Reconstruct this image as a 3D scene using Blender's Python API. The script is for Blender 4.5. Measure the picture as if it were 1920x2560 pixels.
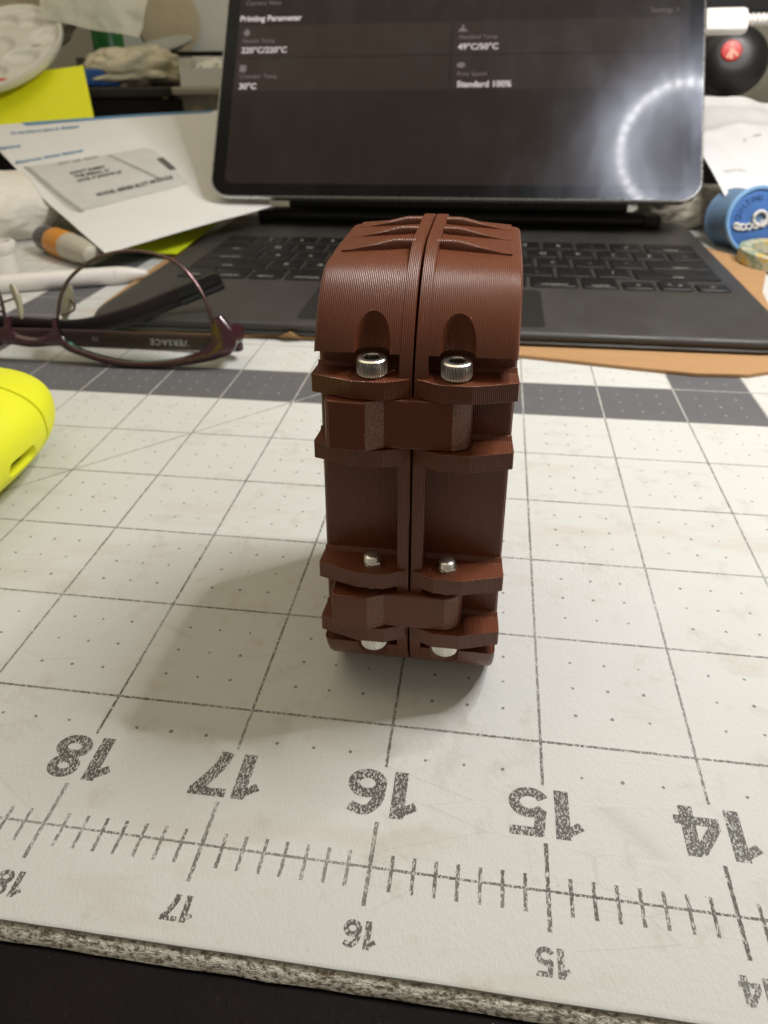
import bpy, bmesh, math, random
from mathutils import Vector, Matrix, noise as mnoise
random.seed(7)
S = 0.0254                       # everything below is written in inches; one mat square is one inch
R = math.radians
scene = bpy.context.scene
C = scene.collection
for o in list(bpy.data.objects):
    bpy.data.objects.remove(o)

# ------------------------------------------------------------------ camera
cam_data = bpy.data.cameras.new('camera')
cam = bpy.data.objects.new('camera', cam_data)
C.objects.link(cam)
cam_pos = Vector((0.52489, -3.72017, 4.24672))
yaw, pitch, roll = -0.148390, 0.439642, -0.0131944
fw = Vector((math.sin(yaw)*math.cos(pitch), math.cos(yaw)*math.cos(pitch), -math.sin(pitch)))
rt = fw.cross(Vector((0, 0, 1))).normalized()
up = rt.cross(fw)
rt2 = rt*math.cos(roll) + up*math.sin(roll)
up2 = -rt*math.sin(roll) + up*math.cos(roll)
m = Matrix((rt2, up2, -fw)).transposed().to_4x4()
m.translation = cam_pos*S
cam.matrix_world = m
cam_data.sensor_fit = 'VERTICAL'
cam_data.sensor_height = 36.0
cam_data.sensor_width = 27.0
cam_data.lens = 1889.078/2560*36.0
cam_data.shift_y = -280.0/2560.0
cam_data.clip_start = 0.01
cam_data.clip_end = 20.0
cam_data.dof.use_dof = True
cam_data.dof.focus_distance = 4.35*S
cam_data.dof.aperture_fstop = 42.0
scene.camera = cam

# ------------------------------------------------------------------ world and lamps
world = bpy.data.worlds.new('World')
scene.world = world
world.use_nodes = True
bg = world.node_tree.nodes['Background']
bg.inputs[0].default_value = (1.0, 0.90, 0.72, 1)
bg.inputs[1].default_value = 0.19
# the ceiling lamp of the room, warm and wide
cl = bpy.data.lights.new('ceiling_lamp', 'AREA')
cl.shape = 'RECTANGLE'; cl.size = 2.0; cl.size_y = 1.5
cl.energy = 8.3; cl.color = (1.0, 0.86, 0.60)
clo = bpy.data.objects.new('ceiling_lamp', cl); C.objects.link(clo)
clo.location = (-0.55, 0.25, 1.75)
clo.rotation_euler = (R(6), R(-17), 0)
RING_POS = Vector((8.1, 4.85, 16.3))       # the LED ring lamp on its arm (seen mirrored in the tablet)
RING_DIR = Vector((-0.20, 0.42, -0.88)).normalized()
LED_STRENGTH = 590.0
scene.view_settings.view_transform = 'Standard'
scene.view_settings.look = 'None'
scene.view_settings.exposure = 0.28
scene.view_settings.gamma = 1.0
scene.view_settings.use_curve_mapping = False
scene.render.engine = 'CYCLES'
scene.cycles.max_bounces = 10
scene.cycles.transparent_max_bounces = 16

# ------------------------------------------------------------------ node helpers
class NT:
    def __init__(s, name):
        s.m = bpy.data.materials.new(name); s.m.use_nodes = True
        s.t = s.m.node_tree; s.t.nodes.clear()
        s.out = s.t.nodes.new('ShaderNodeOutputMaterial')
    def n(s, typ, **kw):
        nd = s.t.nodes.new(typ)
        for k, v in kw.items(): setattr(nd, k, v)
        return nd
    def put(s, sock, v):
        if hasattr(v, 'is_output') or isinstance(v, bpy.types.NodeSocket): s.t.links.new(v, sock)
        else:
            try: sock.default_value = v
            except Exception: sock.default_value = tuple(v) + (1,)
    def math(s, op, a, b=None, c=None, clamp=False):
        nd = s.n('ShaderNodeMath', operation=op, use_clamp=clamp)
        s.put(nd.inputs[0], a)
        if b is not None: s.put(nd.inputs[1], b)
        if c is not None: s.put(nd.inputs[2], c)
        return nd.outputs[0]
    def coord(s, scale=1.0, rot=(0, 0, 0), loc=(0, 0, 0)):
        tc = s.n('ShaderNodeTexCoord'); mp = s.n('ShaderNodeMapping')
        s.t.links.new(tc.outputs['Object'], mp.inputs[0])
        k = 1.0/S
        sc = (scale,)*3 if not hasattr(scale, '__len__') else scale
        mp.inputs['Scale'].default_value = tuple(k*v for v in sc)
        mp.inputs['Rotation'].default_value = rot
        mp.inputs['Location'].default_value = loc
        return mp.outputs[0]
    def noise(s, vec, scale, detail=3, rough=0.55, dist=0.0, out='Fac'):
        nd = s.n('ShaderNodeTexNoise')
        s.t.links.new(vec, nd.inputs['Vector'])
        nd.inputs['Scale'].default_value = scale; nd.inputs['Detail'].default_value = detail
        nd.inputs['Roughness'].default_value = rough; nd.inputs['Distortion'].default_value = dist
        return nd.outputs[out]
    def voro(s, vec, scale, feature='F1', rnd=1.0):
        nd = s.n('ShaderNodeTexVoronoi', feature=feature)
        s.t.links.new(vec, nd.inputs['Vector']); nd.inputs['Scale'].default_value = scale
        nd.inputs['Randomness'].default_value = rnd
        return nd.outputs['Distance']
    def ramp(s, fac, stops):
        nd = s.n('ShaderNodeValToRGB'); s.put(nd.inputs[0], fac)
        els = nd.color_ramp.elements
        while len(els) < len(stops): els.new(0.5)
        for e, (p, c) in zip(els, stops):
            e.position = p; e.color = (c, c, c, 1) if not hasattr(c, '__len__') else tuple(c) + (1,)
        return nd.outputs[0]
    def mix(s, fac, a, b):
        nd = s.n('ShaderNodeMix', data_type='RGBA')
        s.put(nd.inputs[0], fac); s.put(nd.inputs[6], a); s.put(nd.inputs[7], b)
        return nd.outputs[2]
    def bump(s, h, dist, strength=1.0, normal=None):
        nd = s.n('ShaderNodeBump'); s.put(nd.inputs['Height'], h)
        nd.inputs['Distance'].default_value = dist*S; nd.inputs['Strength'].default_value = strength
        if normal is not None: s.t.links.new(normal, nd.inputs['Normal'])
        return nd.outputs[0]
    def principled(s, color, rough=0.5, metal=0.0, normal=None, **kw):
        p = s.n('ShaderNodeBsdfPrincipled')
        s.put(p.inputs['Base Color'], color); s.put(p.inputs['Roughness'], rough); s.put(p.inputs['Metallic'], metal)
        if normal is not None: s.t.links.new(normal, p.inputs['Normal'])
        for k, v in kw.items():
            s.put(p.inputs[k.replace('_', ' ')], v)
        return p.outputs[0]
    def done(s, shader):
        s.t.links.new(shader, s.out.inputs[0]); return s.m

def mat_simple(name, col, rough=0.5, metal=0.0, noise_amt=0.12, noise_scale=3.0, bump=0.0, bump_scale=60.0, **kw):
    t = NT(name); v = t.coord()
    f = t.noise(v, noise_scale, 4)
    c = t.mix(f, tuple(max(0, x*(1-noise_amt)) for x in col), tuple(min(1, x*(1+noise_amt)) for x in col))
    r = t.math('ADD', rough - 0.06, t.math('MULTIPLY', t.noise(v, noise_scale*4, 3), 0.12))
    nm = t.bump(t.noise(v, bump_scale, 2), bump) if bump else None
    return t.done(t.principled(c, r, metal, nm, **kw))

def mat_emit(name, col, strength):
    t = NT(name); e = t.n('ShaderNodeEmission')
    e.inputs[0].default_value = tuple(col) + (1,); e.inputs[1].default_value = strength
    return t.done(e.outputs[0])

# ------------------------------------------------------------------ mesh helpers
class MB:
    def __init__(s): s.v = []; s.f = []
    def add(s, vs, fs):
        b = len(s.v); s.v += [tuple(p) for p in vs]; s.f += [tuple(i+b for i in f) for f in fs]; return s
    def box(s, x0, x1, y0, y1, z0, z1):
        return s.add([(x0,y0,z0),(x1,y0,z0),(x1,y1,z0),(x0,y1,z0),(x0,y0,z1),(x1,y0,z1),(x1,y1,z1),(x0,y1,z1)],
                     [(3,2,1,0),(4,5,6,7),(0,1,5,4),(1,2,6,5),(2,3,7,6),(3,0,4,7)])
    def loft(s, rings, closed=True, caps=True):
        n = len(rings[0]); vs = [p for r in rings for p in r]; fs = []
        for i in range(len(rings)-1):
            for j in range(n if closed else n-1):
                k = (j+1) % n
                fs.append((i*n+j, i*n+k, (i+1)*n+k, (i+1)*n+j))
        if caps:
            fs.append(tuple(reversed(range(n)))); fs.append(tuple((len(rings)-1)*n+j for j in range(n)))
        return s.add(vs, fs)
    def prism(s, poly, lo, hi, fn):
        return s.loft([[fn(a, b, lo) for a, b in poly], [fn(a, b, hi) for a, b in poly]])
    def tube(s, pts, rad, n=10, flat=None, caps=True):
        rings = []
        pts = [Vector(p) for p in pts]
        ref = Vector((0, 0, 1))
        for i, p in enumerate(pts):
            d = (pts[min(i+1, len(pts)-1)] - pts[max(i-1, 0)]).normalized()
            if abs(d.dot(ref)) > 0.98: rr = Vector((1, 0, 0))
            else: rr = ref
            a = d.cross(rr).normalized(); b = a.cross(d).normalized()
            r = rad[i] if hasattr(rad, '__len__') else rad
            ra, rb = (r, r) if flat is None else (r*flat[0], r*flat[1])
            rings.append([p + a*math.cos(t)*ra + b*math.sin(t)*rb for t in [2*math.pi*k/n for k in range(n)]])
        return s.loft(rings, caps=caps)
    def lathe(s, prof, n=32, o=(0,0,0), ax=(0,0,1), caps=True, mod=None):
        ax = Vector(ax).normalized(); t = Vector((1,0,0)) if abs(ax.x) < 0.9 else Vector((0,1,0))
        a = ax.cross(t).normalized(); b = ax.cross(a); o = Vector(o); rings = []
        for r, h in prof:
            rings.append([o + ax*h + (a*math.cos(q) + b*math.sin(q))*(r if mod is None else mod(r, h, k)) for k, q in [(k, 2*math.pi*k/n) for k in range(n)]])
        return s.loft(rings, caps=caps)
    def mesh(s, name, base=(0,0,0)):
        me = bpy.data.meshes.new(name)
        me.from_pydata([((x-base[0])*S, (y-base[1])*S, (z-base[2])*S) for x, y, z in s.v], [], s.f)
        bm = bmesh.new(); bm.from_mesh(me); bmesh.ops.recalc_face_normals(bm, faces=bm.faces); bm.to_mesh(me); bm.free()
        return me
    def build(s, name, mat, parent=None, smooth=35, bevel=0.0, seg=2, ang=40, gloss=None):
        base = root_base(parent)
        me = s.mesh(name, base)
        me.materials.append(mat)
        return link(name, me, parent, smooth, bevel, seg, ang, gloss)

def root_base(p):
    while p is not None and p.parent is not None: p = p.parent
    return tuple(p['_b']) if p is not None and '_b' in p else (0, 0, 0)
def link(name, me, parent=None, smooth=35, bevel=0.0, seg=2, ang=40, gloss=None):
    ob = bpy.data.objects.new(name, me); C.objects.link(ob); ob.parent = parent
    if smooth:
        me.polygons.foreach_set('use_smooth', [True]*len(me.polygons))
        me.set_sharp_from_angle(angle=R(smooth))
    if bevel:
        b = ob.modifiers.new('bevel', 'BEVEL'); b.width = bevel*S; b.segments = seg; b.limit_method = 'ANGLE'; b.angle_limit = R(ang)
        b.harden_normals = False
        if gloss is not None: me.materials.append(gloss); b.material = 1
    return ob
def thing(name, label, cat, base=(0,0,0), group=None):
    o = bpy.data.objects.new(name, None); C.objects.link(o)
    o.empty_display_size = 0.01; o.location = tuple(v*S for v in base); o['_b'] = list(base)
    return tag(o, label, cat, group)
def tag(o, label, cat, group=None):
    o['label'] = label; o['category'] = cat
    if group: o['group'] = group
    return o
def solo(mb, name, mat, label, cat, base, group=None, **kw):
    me = mb.mesh(name, base); me.materials.append(mat)
    o = link(name, me, None, **kw); o.location = tuple(v*S for v in base)
    return tag(o, label, cat, group)
def bool_cut(ob, cutters, op='DIFFERENCE'):
    tmp = []
    for mb in cutters:
        base = root_base(ob)
        me = mb.mesh('cut', base); c = bpy.data.objects.new('cut', me); C.objects.link(c); c.parent = ob.parent; tmp.append(c)
        md = ob.modifiers.new('b', 'BOOLEAN'); md.operation = op; md.object = c; md.solver = 'EXACT'
    dg = bpy.context.evaluated_depsgraph_get(); dg.update()
    me = bpy.data.meshes.new_from_object(ob.evaluated_get(dg))
    ob.modifiers.clear(); old = ob.data; ob.data = me; bpy.data.meshes.remove(old)
    for c in tmp: bpy.data.objects.remove(c)
    return ob
def text_mb(body, size, align='LEFT', spacing=1.0, offset=0.0, shear=0.0):
    cu = bpy.data.curves.new('t', 'FONT'); cu.body = body; cu.size = size; cu.align_x = align; cu.resolution_u = 3
    cu.space_character = spacing; cu.offset = offset; cu.shear = shear
    ob = bpy.data.objects.new('t', cu); C.objects.link(ob)
    dg = bpy.context.evaluated_depsgraph_get(); dg.update()
    me = bpy.data.meshes.new_from_object(ob.evaluated_get(dg))
    vs = [tuple(v.co) for v in me.vertices]; fs = [tuple(p.vertices) for p in me.polygons]
    bpy.data.objects.remove(ob); bpy.data.curves.remove(cu); bpy.data.meshes.remove(me)
    return vs, fs
def place(vf, o, xd, yd):
    o, xd, yd = Vector(o), Vector(xd), Vector(yd); mb = MB()
    return mb.add([tuple(o + xd*x + yd*y) for x, y, z in vf[0]], vf[1])
def rrect(x0, x1, y0, y1, r, n=8):
    pts = []
    for cx, cy, a0 in ((x1-r, y1-r, 0), (x0+r, y1-r, 90), (x0+r, y0+r, 180), (x1-r, y0+r, 270)):
        for k in range(n+1):
            a = R(a0 + 90*k/n); pts.append((cx + r*math.cos(a), cy + r*math.sin(a)))
    return pts
def smoothpath(pts, n=8, closed=False):
    P = [Vector(p) for p in pts]; L = len(P); out = []
    for i in range(L if closed else L-1):
        g = lambda k: P[k % L] if closed else P[min(max(k, 0), L-1)]
        p0, p1, p2, p3 = g(i-1), g(i), g(i+1), g(i+2)
        for k in range(n):
            t = k/n
            out.append(0.5*((2*p1) + (p2-p0)*t + (2*p0-5*p1+4*p2-p3)*t*t + (3*p1-p0-3*p2+p3)*t**3))
    if not closed: out.append(P[-1])
    return out

# ------------------------------------------------------------------ table and cutting mat
t = NT('table_dark'); v = t.coord()
tab_mat = t.done(t.principled(t.mix(t.noise(v, 2, 4), (0.0035, 0.0022, 0.0028), (0.008, 0.005, 0.006)), 0.75, 0.0, t.bump(t.noise(v, 20, 4), 0.01), Specular_IOR_Level=0.15))
mb = MB().box(-40, 34, -9, 40, -1.4, -0.125)
table = mb.build('table', tab_mat, smooth=0); table['kind'] = 'structure'
wall_mat = mat_simple('wall_paint', (0.50, 0.48, 0.40), 0.8, noise_scale=0.3, bump=0.02)
mb = MB().box(-60, 55, 39, 40.5, -20, 60)
wall = mb.build('wall', wall_mat, smooth=0); wall['kind'] = 'structure'

# mat surface: printed inch grid, quarter-inch dots, ruler, dark frame, one diagonal
t = NT('mat_vinyl'); v = t.coord()
wob = t.n('ShaderNodeVectorMath', operation='SUBTRACT'); t.put(wob.inputs[0], t.noise(v, 45, 2, out='Color')); wob.inputs[1].default_value = (0.5, 0.5, 0.5)
wsc = t.n('ShaderNodeVectorMath', operation='SCALE'); t.put(wsc.inputs[0], wob.outputs[0]); wsc.inputs['Scale'].default_value = 0.011
wad = t.n('ShaderNodeVectorMath', operation='ADD'); t.put(wad.inputs[0], v); t.put(wad.inputs[1], wsc.outputs[0])
sp = t.n('ShaderNodeSeparateXYZ'); t.put(sp.inputs[0], wad.outputs[0]); X, Y = sp.outputs[0], sp.outputs[1]
sp0 = t.n('ShaderNodeSeparateXYZ'); t.put(sp0.inputs[0], v); X0, Y0 = sp0.outputs[0], sp0.outputs[1]
A = t.math
def near(c, period, hw, soft=0.004):       # 1 on the multiples of period
    d = A('PINGPONG', c, period/2)
    mr = t.n('ShaderNodeMapRange'); t.put(mr.inputs[0], d); mr.inputs[1].default_value = hw+soft; mr.inputs[2].default_value = hw; mr.inputs[3].default_value = 0; mr.inputs[4].default_value = 1
    return mr.outputs[0]
def gt(a, b): return A('GREATER_THAN', a, b)
def lt(a, b): return A('LESS_THAN', a, b)
def AND(*a):
    r = a[0]
    for q in a[1:]: r = A('MULTIPLY', r, q)
    return r
def OR(*a):
    r = a[0]
    for q in a[1:]: r = A('MAXIMUM', r, q)
    return r
vert = AND(near(X, 1.0, 0.0075), gt(Y0, -0.335))
hori = AND(near(Y, 1.0, 0.0075), gt(Y0, -0.1))
diag = AND(near(A('MULTIPLY', A('ADD', A('SUBTRACT', X, Y), 7.0), 0.7071), 900.0, 0.006), gt(Y0, -0.1))
base_l = AND(near(A('ADD', Y, 1.0), 50.0, 0.006), lt(Y0, -0.9))
tick8 = AND(near(X, 0.125, 0.0085), gt(Y0, -1.125), lt(Y0, -0.915))
tick1 = AND(near(X, 1.0, 0.010), gt(Y0, -1.217), lt(Y0, -0.72))
jx = A('PINGPONG', X, 0.125); jy = A('PINGPONG', Y, 0.125)
dd = A('SQRT', A('ADD', A('MULTIPLY', jx, jx), A('MULTIPLY', jy, jy)))
gl = A('MULTIPLY', gt(A('PINGPONG', X, 0.5), 0.06), gt(A('PINGPONG', Y, 0.5), 0.06))
dots = AND(lt(dd, A('ADD', 0.003, A('MULTIPLY', t.noise(v, 9, 2), 0.017))), gl, gt(Y0, -0.33))
dark = AND(OR(AND(gt(X0, -8.0), lt(X0, -7.0)), AND(gt(X0, 3.0), lt(X0, 4.0)), AND(gt(Y0, 5.0), lt(Y0, 6.0))), gt(Y0, 5.0), gt(X0, -8.0), lt(X0, 4.0))
pv = t.coord((1.0, 0.45, 1.0), rot=(0, 0, 0.5))
wear = t.ramp(t.noise(pv, 95, 2, 0.6), [(0.36, 0.12), (0.50, 1.0)])
wear2 = t.ramp(t.noise(v, 1.3, 3), [(0.3, 0.65), (0.6, 1.0)])
marks = AND(OR(vert, hori, diag, base_l, tick8, tick1), wear, wear2)
marks = OR(marks, AND(dots, 0.8))
n1 = t.noise(v, 0.55, 4); n2 = t.noise(v, 3.5, 5, 0.65)
basec = t.mix(n1, (0.56, 0.565, 0.545), (0.62, 0.625, 0.605))
basec = t.mix(t.ramp(n2, [(0.56, 0.0), (0.76, 0.45)]), basec, (0.42, 0.37, 0.31))
smud = t.ramp(t.noise(t.coord((0.5, 1.6, 1), loc=(3, 1, 0)), 1.1, 4, 0.6), [(0.56, 0.0), (0.72, 0.5)])
basec = t.mix(smud, basec, (0.50, 0.43, 0.37))
specks = t.ramp(t.voro(v, 7.0), [(0.022, 1.0), (0.035, 0.0)])
basec = t.mix(A('MULTIPLY', specks, 0.6), basec, (0.16, 0.13, 0.10))
scr = t.ramp(t.voro(t.coord((0.35, 2.2, 1), rot=(0, 0, 0.9)), 1.6, 'DISTANCE_TO_EDGE'), [(0.0, 0.28), (0.010, 0.0)])
basec = t.mix(AND(scr, t.ramp(t.noise(v, 0.9, 2), [(0.5, 0.0), (0.62, 1.0)])), basec, (0.38, 0.35, 0.30))
darkc = t.mix(n2, (0.095, 0.095, 0.105), (0.135, 0.133, 0.14))
c = t.mix(marks, basec, (0.095, 0.088, 0.078))
c2 = t.mix(A('MULTIPLY', marks, 0.85), darkc, (0.62, 0.60, 0.55))
col = t.mix(dark, c, c2)
bmp = t.bump(t.noise(pv, 70, 3, 0.6), 0.004, 0.7)
mat_top = t.done(t.principled(col, A('ADD', 0.40, A('MULTIPLY', n2, 0.2)), 0.0, bmp, Specular_IOR_Level=0.35))
t = NT('mat_cut_edge'); v = t.coord((1, 1, 2.2))
f = t.noise(v, 26, 4, 0.7)
edge_m = t.done(t.principled(t.mix(t.ramp(f, [(0.40, 0.0), (0.56, 1.0)]), (0.20, 0.165, 0.12), (0.80, 0.77, 0.68)), 0.9, 0.0, t.bump(f, 0.05)))
cm = thing('cutting_mat', 'large cream cutting mat printed with a worn black inch grid and ruler numbers', 'cutting mat', (0, 0, -0.12))
# top sheet with slightly wavy front edge
mb = MB(); nx = 240; x0, x1 = -20.6, 16.6
fr = [(x0 + (x1-x0)*i/nx) for i in range(nx+1)]
fy = lambda x: -1.532 + 0.006*mnoise.noise((x*1.3, 0, 3)) + 0.003*mnoise.noise((x*9, 0, 8)) + 0.006*(x/2)*(1 if abs(x) < 4 else 0)
rings = [[(x, fy(x)+0.0, -0.035), (x, fy(x)-0.004, -0.012), (x, fy(x)+0.012, 0.0), (x, 23.5, 0.0), (x, 23.5, -0.035)] for x in fr]
mb.loft(rings, closed=True, caps=True)
top = mb.build('surface', mat_top, cm, smooth=40)
# object coords must be world inches: keep origin at zero offset
mb = MB(); rings = []
for x in fr:
    y = fy(x)
    n_ = lambda a, b: mnoise.noise((x*a, b, 2))
    rings.append([(x, y-0.020+0.008*n_(22, 1), -0.122), (x, y-0.058+0.012*n_(25, 4), -0.105), (x, y-0.046+0.012*n_(33, 7), -0.075), (x, y-0.024+0.012*n_(31, 9), -0.050), (x, y+0.004, -0.0352), (x, 23.4, -0.0352), (x, 23.4, -0.122)])
mb.loft(rings)
mb.build('core', edge_m, cm, smooth=60)

# printed ruler numbers, upside down for us
def stroke(mb, pts, w, z, closed=False):
    P = [Vector((p[0], p[1], 0)) for p in pts]; n = len(P); L = []; Rr = []
    for i in range(n):
        a = P[(i-1) % n] if closed else P[max(i-1, 0)]; b = P[(i+1) % n] if closed else P[min(i+1, n-1)]
        d = (b-a).normalized(); q = Vector((-d.y, d.x, 0))*w/2
        L.append(P[i]+q); Rr.append(P[i]-q)
    vs = [(p.x, p.y, z) for p in L] + [(p.x, p.y, z) for p in Rr]
    fs = [(i, (i+1) % n, n+(i+1) % n, n+i) for i in range(n if closed else n-1)]
    mb.add(vs, fs)
def ell(cx, cy, rx, ry, a0, a1, n=16): return [(cx+rx*math.cos(R(a0+(a1-a0)*k/n)), cy+ry*math.sin(R(a0+(a1-a0)*k/n))) for k in range(n+1)]
GL = {'1': ([([(0.34,0),(0.34,1)],.24,0),([(0.04,.70),(0.30,.88)],.17,0)], .48),
 '7': ([([(0,.91),(0.66,.91)],.18,0),(smoothpath([(0.53,.86,0),(0.36,.55,0),(0.24,.25,0),(0.20,0,0)],5),.23,0)], .70),
 '8': ([(ell(.34,.28,.235,.185,0,360,24)[:-1],.205,1),(ell(.34,.735,.20,.17,0,360,24)[:-1],.19,1)], .72),
 '4': ([([(.50,0),(.50,1)],.23,0),([(0,.30),(.72,.30)],.18,0),([(.06,.36),(.40,.93)],.19,0)], .74),
 '5': ([([(.10,.91),(.64,.91)],.18,0),([(.17,.96),(.11,.46)],.18,0),(ell(.31,.315,.25,.225,150,-158,22),.19,0)], .70),
 '6': ([(ell(.345,.315,.24,.215,0,360,24)[:-1],.205,1),(smoothpath([(.105,.36,0),(.14,.68,0),(.33,.895,0),(.60,.82,0)],6),.20,0)], .72)}
t = NT('mat_print_ink'); v = t.coord((1.0, 0.5, 1.0), rot=(0, 0, 0.35))
f = t.noise(v, 105, 2, 0.55, 0.5)
al = t.ramp(f, [(0.43, 0.08), (0.485, 1.0)])
al = t.math('MULTIPLY', al, t.ramp(t.noise(t.coord(), 3.0, 3), [(0.28, 0.6), (0.5, 1.0)]))
sh = t.principled((0.085, 0.08, 0.072), 0.55); tr = t.n('ShaderNodeBsdfTransparent').outputs[0]
mx = t.n('ShaderNodeMixShader'); t.put(mx.inputs[0], al); t.put(mx.inputs[1], tr); t.put(mx.inputs[2], sh)
ink = t.done(mx.outputs[0])
def number(txt, xc, ybase, h, wscale=1.0):
    mb = MB(); adv = 0
    for ch in txt:
        st, w = GL[ch]
        for i, (pts, sw, cl_) in enumerate(st):
            stroke(mb, [(p[0]+adv, p[1]) for p in pts], sw, 0.0012+0.0002*i, bool(cl_))
        adv += w + 0.09
    tw = adv - 0.09; k = h*wscale
    mb.v = [(xc - (x - tw/2)*k, ybase - y*h, z) for x, y, z in mb.v]
    return mb.build('printed_number', ink, cm, smooth=0)
for n in (18, 17, 16, 15, 14):
    number(str(n), -(n-16.0) + 0.0, -0.362, 0.325, 1.12)
for n in (18, 17, 16, 15, 14):
    number(str(n), -(n-16.0) + 0.003, -1.292, 0.142, 1.02)

# ------------------------------------------------------------------ the printed hinge case
def plastic(name, c0, c1, rough, lines=True, spec=0.55):
    t = NT(name); v = t.coord()
    n = t.noise(v, 2.2, 4)
    f2 = t.noise(t.coord((1, 0.06, 0.06)), 60, 2)
    col = t.mix(t.math('ADD', t.math('MULTIPLY', n, 0.6), t.math('MULTIPLY', f2, 0.4)), c0, c1)
    if lines:
        w = t.n('ShaderNodeTexWave', wave_type='BANDS', bands_direction='X', wave_profile='SIN')
        wv = t.n('ShaderNodeVectorMath', operation='ADD')
        t.put(wv.inputs[0], v); ns = t.n('ShaderNodeVectorMath', operation='SCALE'); t.put(ns.inputs[0], t.noise(v, 1.5, 2, out='Color')); ns.inputs['Scale'].default_value = 0.002
        t.put(wv.inputs[1], ns.outputs[0]); t.put(w.inputs['Vector'], v)
        w.inputs['Scale'].default_value = 2*math.pi/20.0/0.0112
        w.inputs['Distortion'].default_value = 0.0
        h = t.math('ADD', w.outputs['Fac'], t.math('MULTIPLY', f2, 0.25))
        nm = t.bump(h, 0.0026, 1.0)
        fine = t.bump(t.noise(v, 120, 2), 0.0006, 1.0, nm)
    else:
        st = t.noise(t.coord((1, 1, 0.35), rot=(0, 0.7, 0)), 90, 2)
        fine = t.bump(t.math('ADD', st, t.math('MULTIPLY', t.noise(v, 35, 3), 0.6)), 0.0016, 1.0)
    scr = t.ramp(t.voro(t.coord((1.5, 0.5, 0.5), rot=(0.4, 0.2, 0.1)), 4, 'DISTANCE_TO_EDGE'), [(0.0, 0.22), (0.012, 0.0)])
    dust = t.ramp(t.voro(v, 16.0), [(0.030, 0.55), (0.05, 0.0)])
    msk = t.ramp(t.noise(v, 1.7, 2), [(0.55, 0.0), (0.66, 1.0)])
    col = t.mix(t.math('MAXIMUM', t.math('MULTIPLY', scr, msk), t.math('MULTIPLY', dust, msk)), col, (0.30, 0.17, 0.12))
    return t.done(t.principled(col, rough, 0.0, fine, Specular_IOR_Level=spec))
shell_m = plastic('brown_printed_plastic', (0.130, 0.034, 0.0125), (0.172, 0.052, 0.0225), 0.36)
gloss_m = plastic('brown_edge_gloss', (0.150, 0.042, 0.017), (0.20, 0.062, 0.027), 0.20, spec=1.0)
link_m = plastic('brown_link_plastic', (0.130, 0.032, 0.0125), (0.160, 0.043, 0.018), 0.42, lines=False)
BX = lambda z: 0.070 + 0.013*z                       # seam position
H, RT, RB, RK, YF, YB, DIP = 3.165, 0.76, 0.66, 0.50, 0.25, 2.10, 0.085
case = thing('hinged_case', 'dark brown plastic case standing on its edge with two hinge links and steel bolts', 'case', (BX(0), 1.16, 0.0))
def arc(cy, cz, r, a0, a1, n=14): return [(cy + r*math.cos(R(a0+(a1-a0)*k/n)), cz + r*math.sin(R(a0+(a1-a0)*k/n))) for k in range(n+1)]
def outline(full, dip=0.05):
    zt = H-RT; yt = YF+RT; yb = YF+RB; yk = YB-RK
    back = arc(yk, H-RK, RK, 90, 0) + arc(yk, RK, RK, 0, -90)
    if full:
        return arc(yb, RB, RB, 270, 180) + arc(yt, zt, RT, 180, 90, 20) + back
    zr0, zr1, yr = 0.46, 2.635, 0.430                 # recessed panel between the shoulders
    a_lo = 180 + math.degrees(math.asin((RB-zr0)/RB)); a_hi = 180 - math.degrees(math.asin((zr1-zt)/RT))
    pts = arc(yb, RB, RB, 270, a_lo, 12) + [(yr, zr0), (yr, zr1)]
    sm = lambda q: max(0.0, min(1.0, q))**2*(3-2*max(0.0, min(1.0, q)))
    for y, z in arc(yt, zt, RT, a_hi, 90, 40):        # the surface sinks gently below the rim on top
        pts.append((y, z - dip*sm((y-0.52)/0.40)))
    for y, z in back: pts.append((y, z - dip*sm((z-(H-RK))/(RK*0.8))))
    return pts
HW, ST = 0.592, 0.084
bolts_u, bolt_y = 0.247, 0.300
def fnu(sg):
    return lambda y, z, u: (BX(z) + sg*u, y, z)
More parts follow.
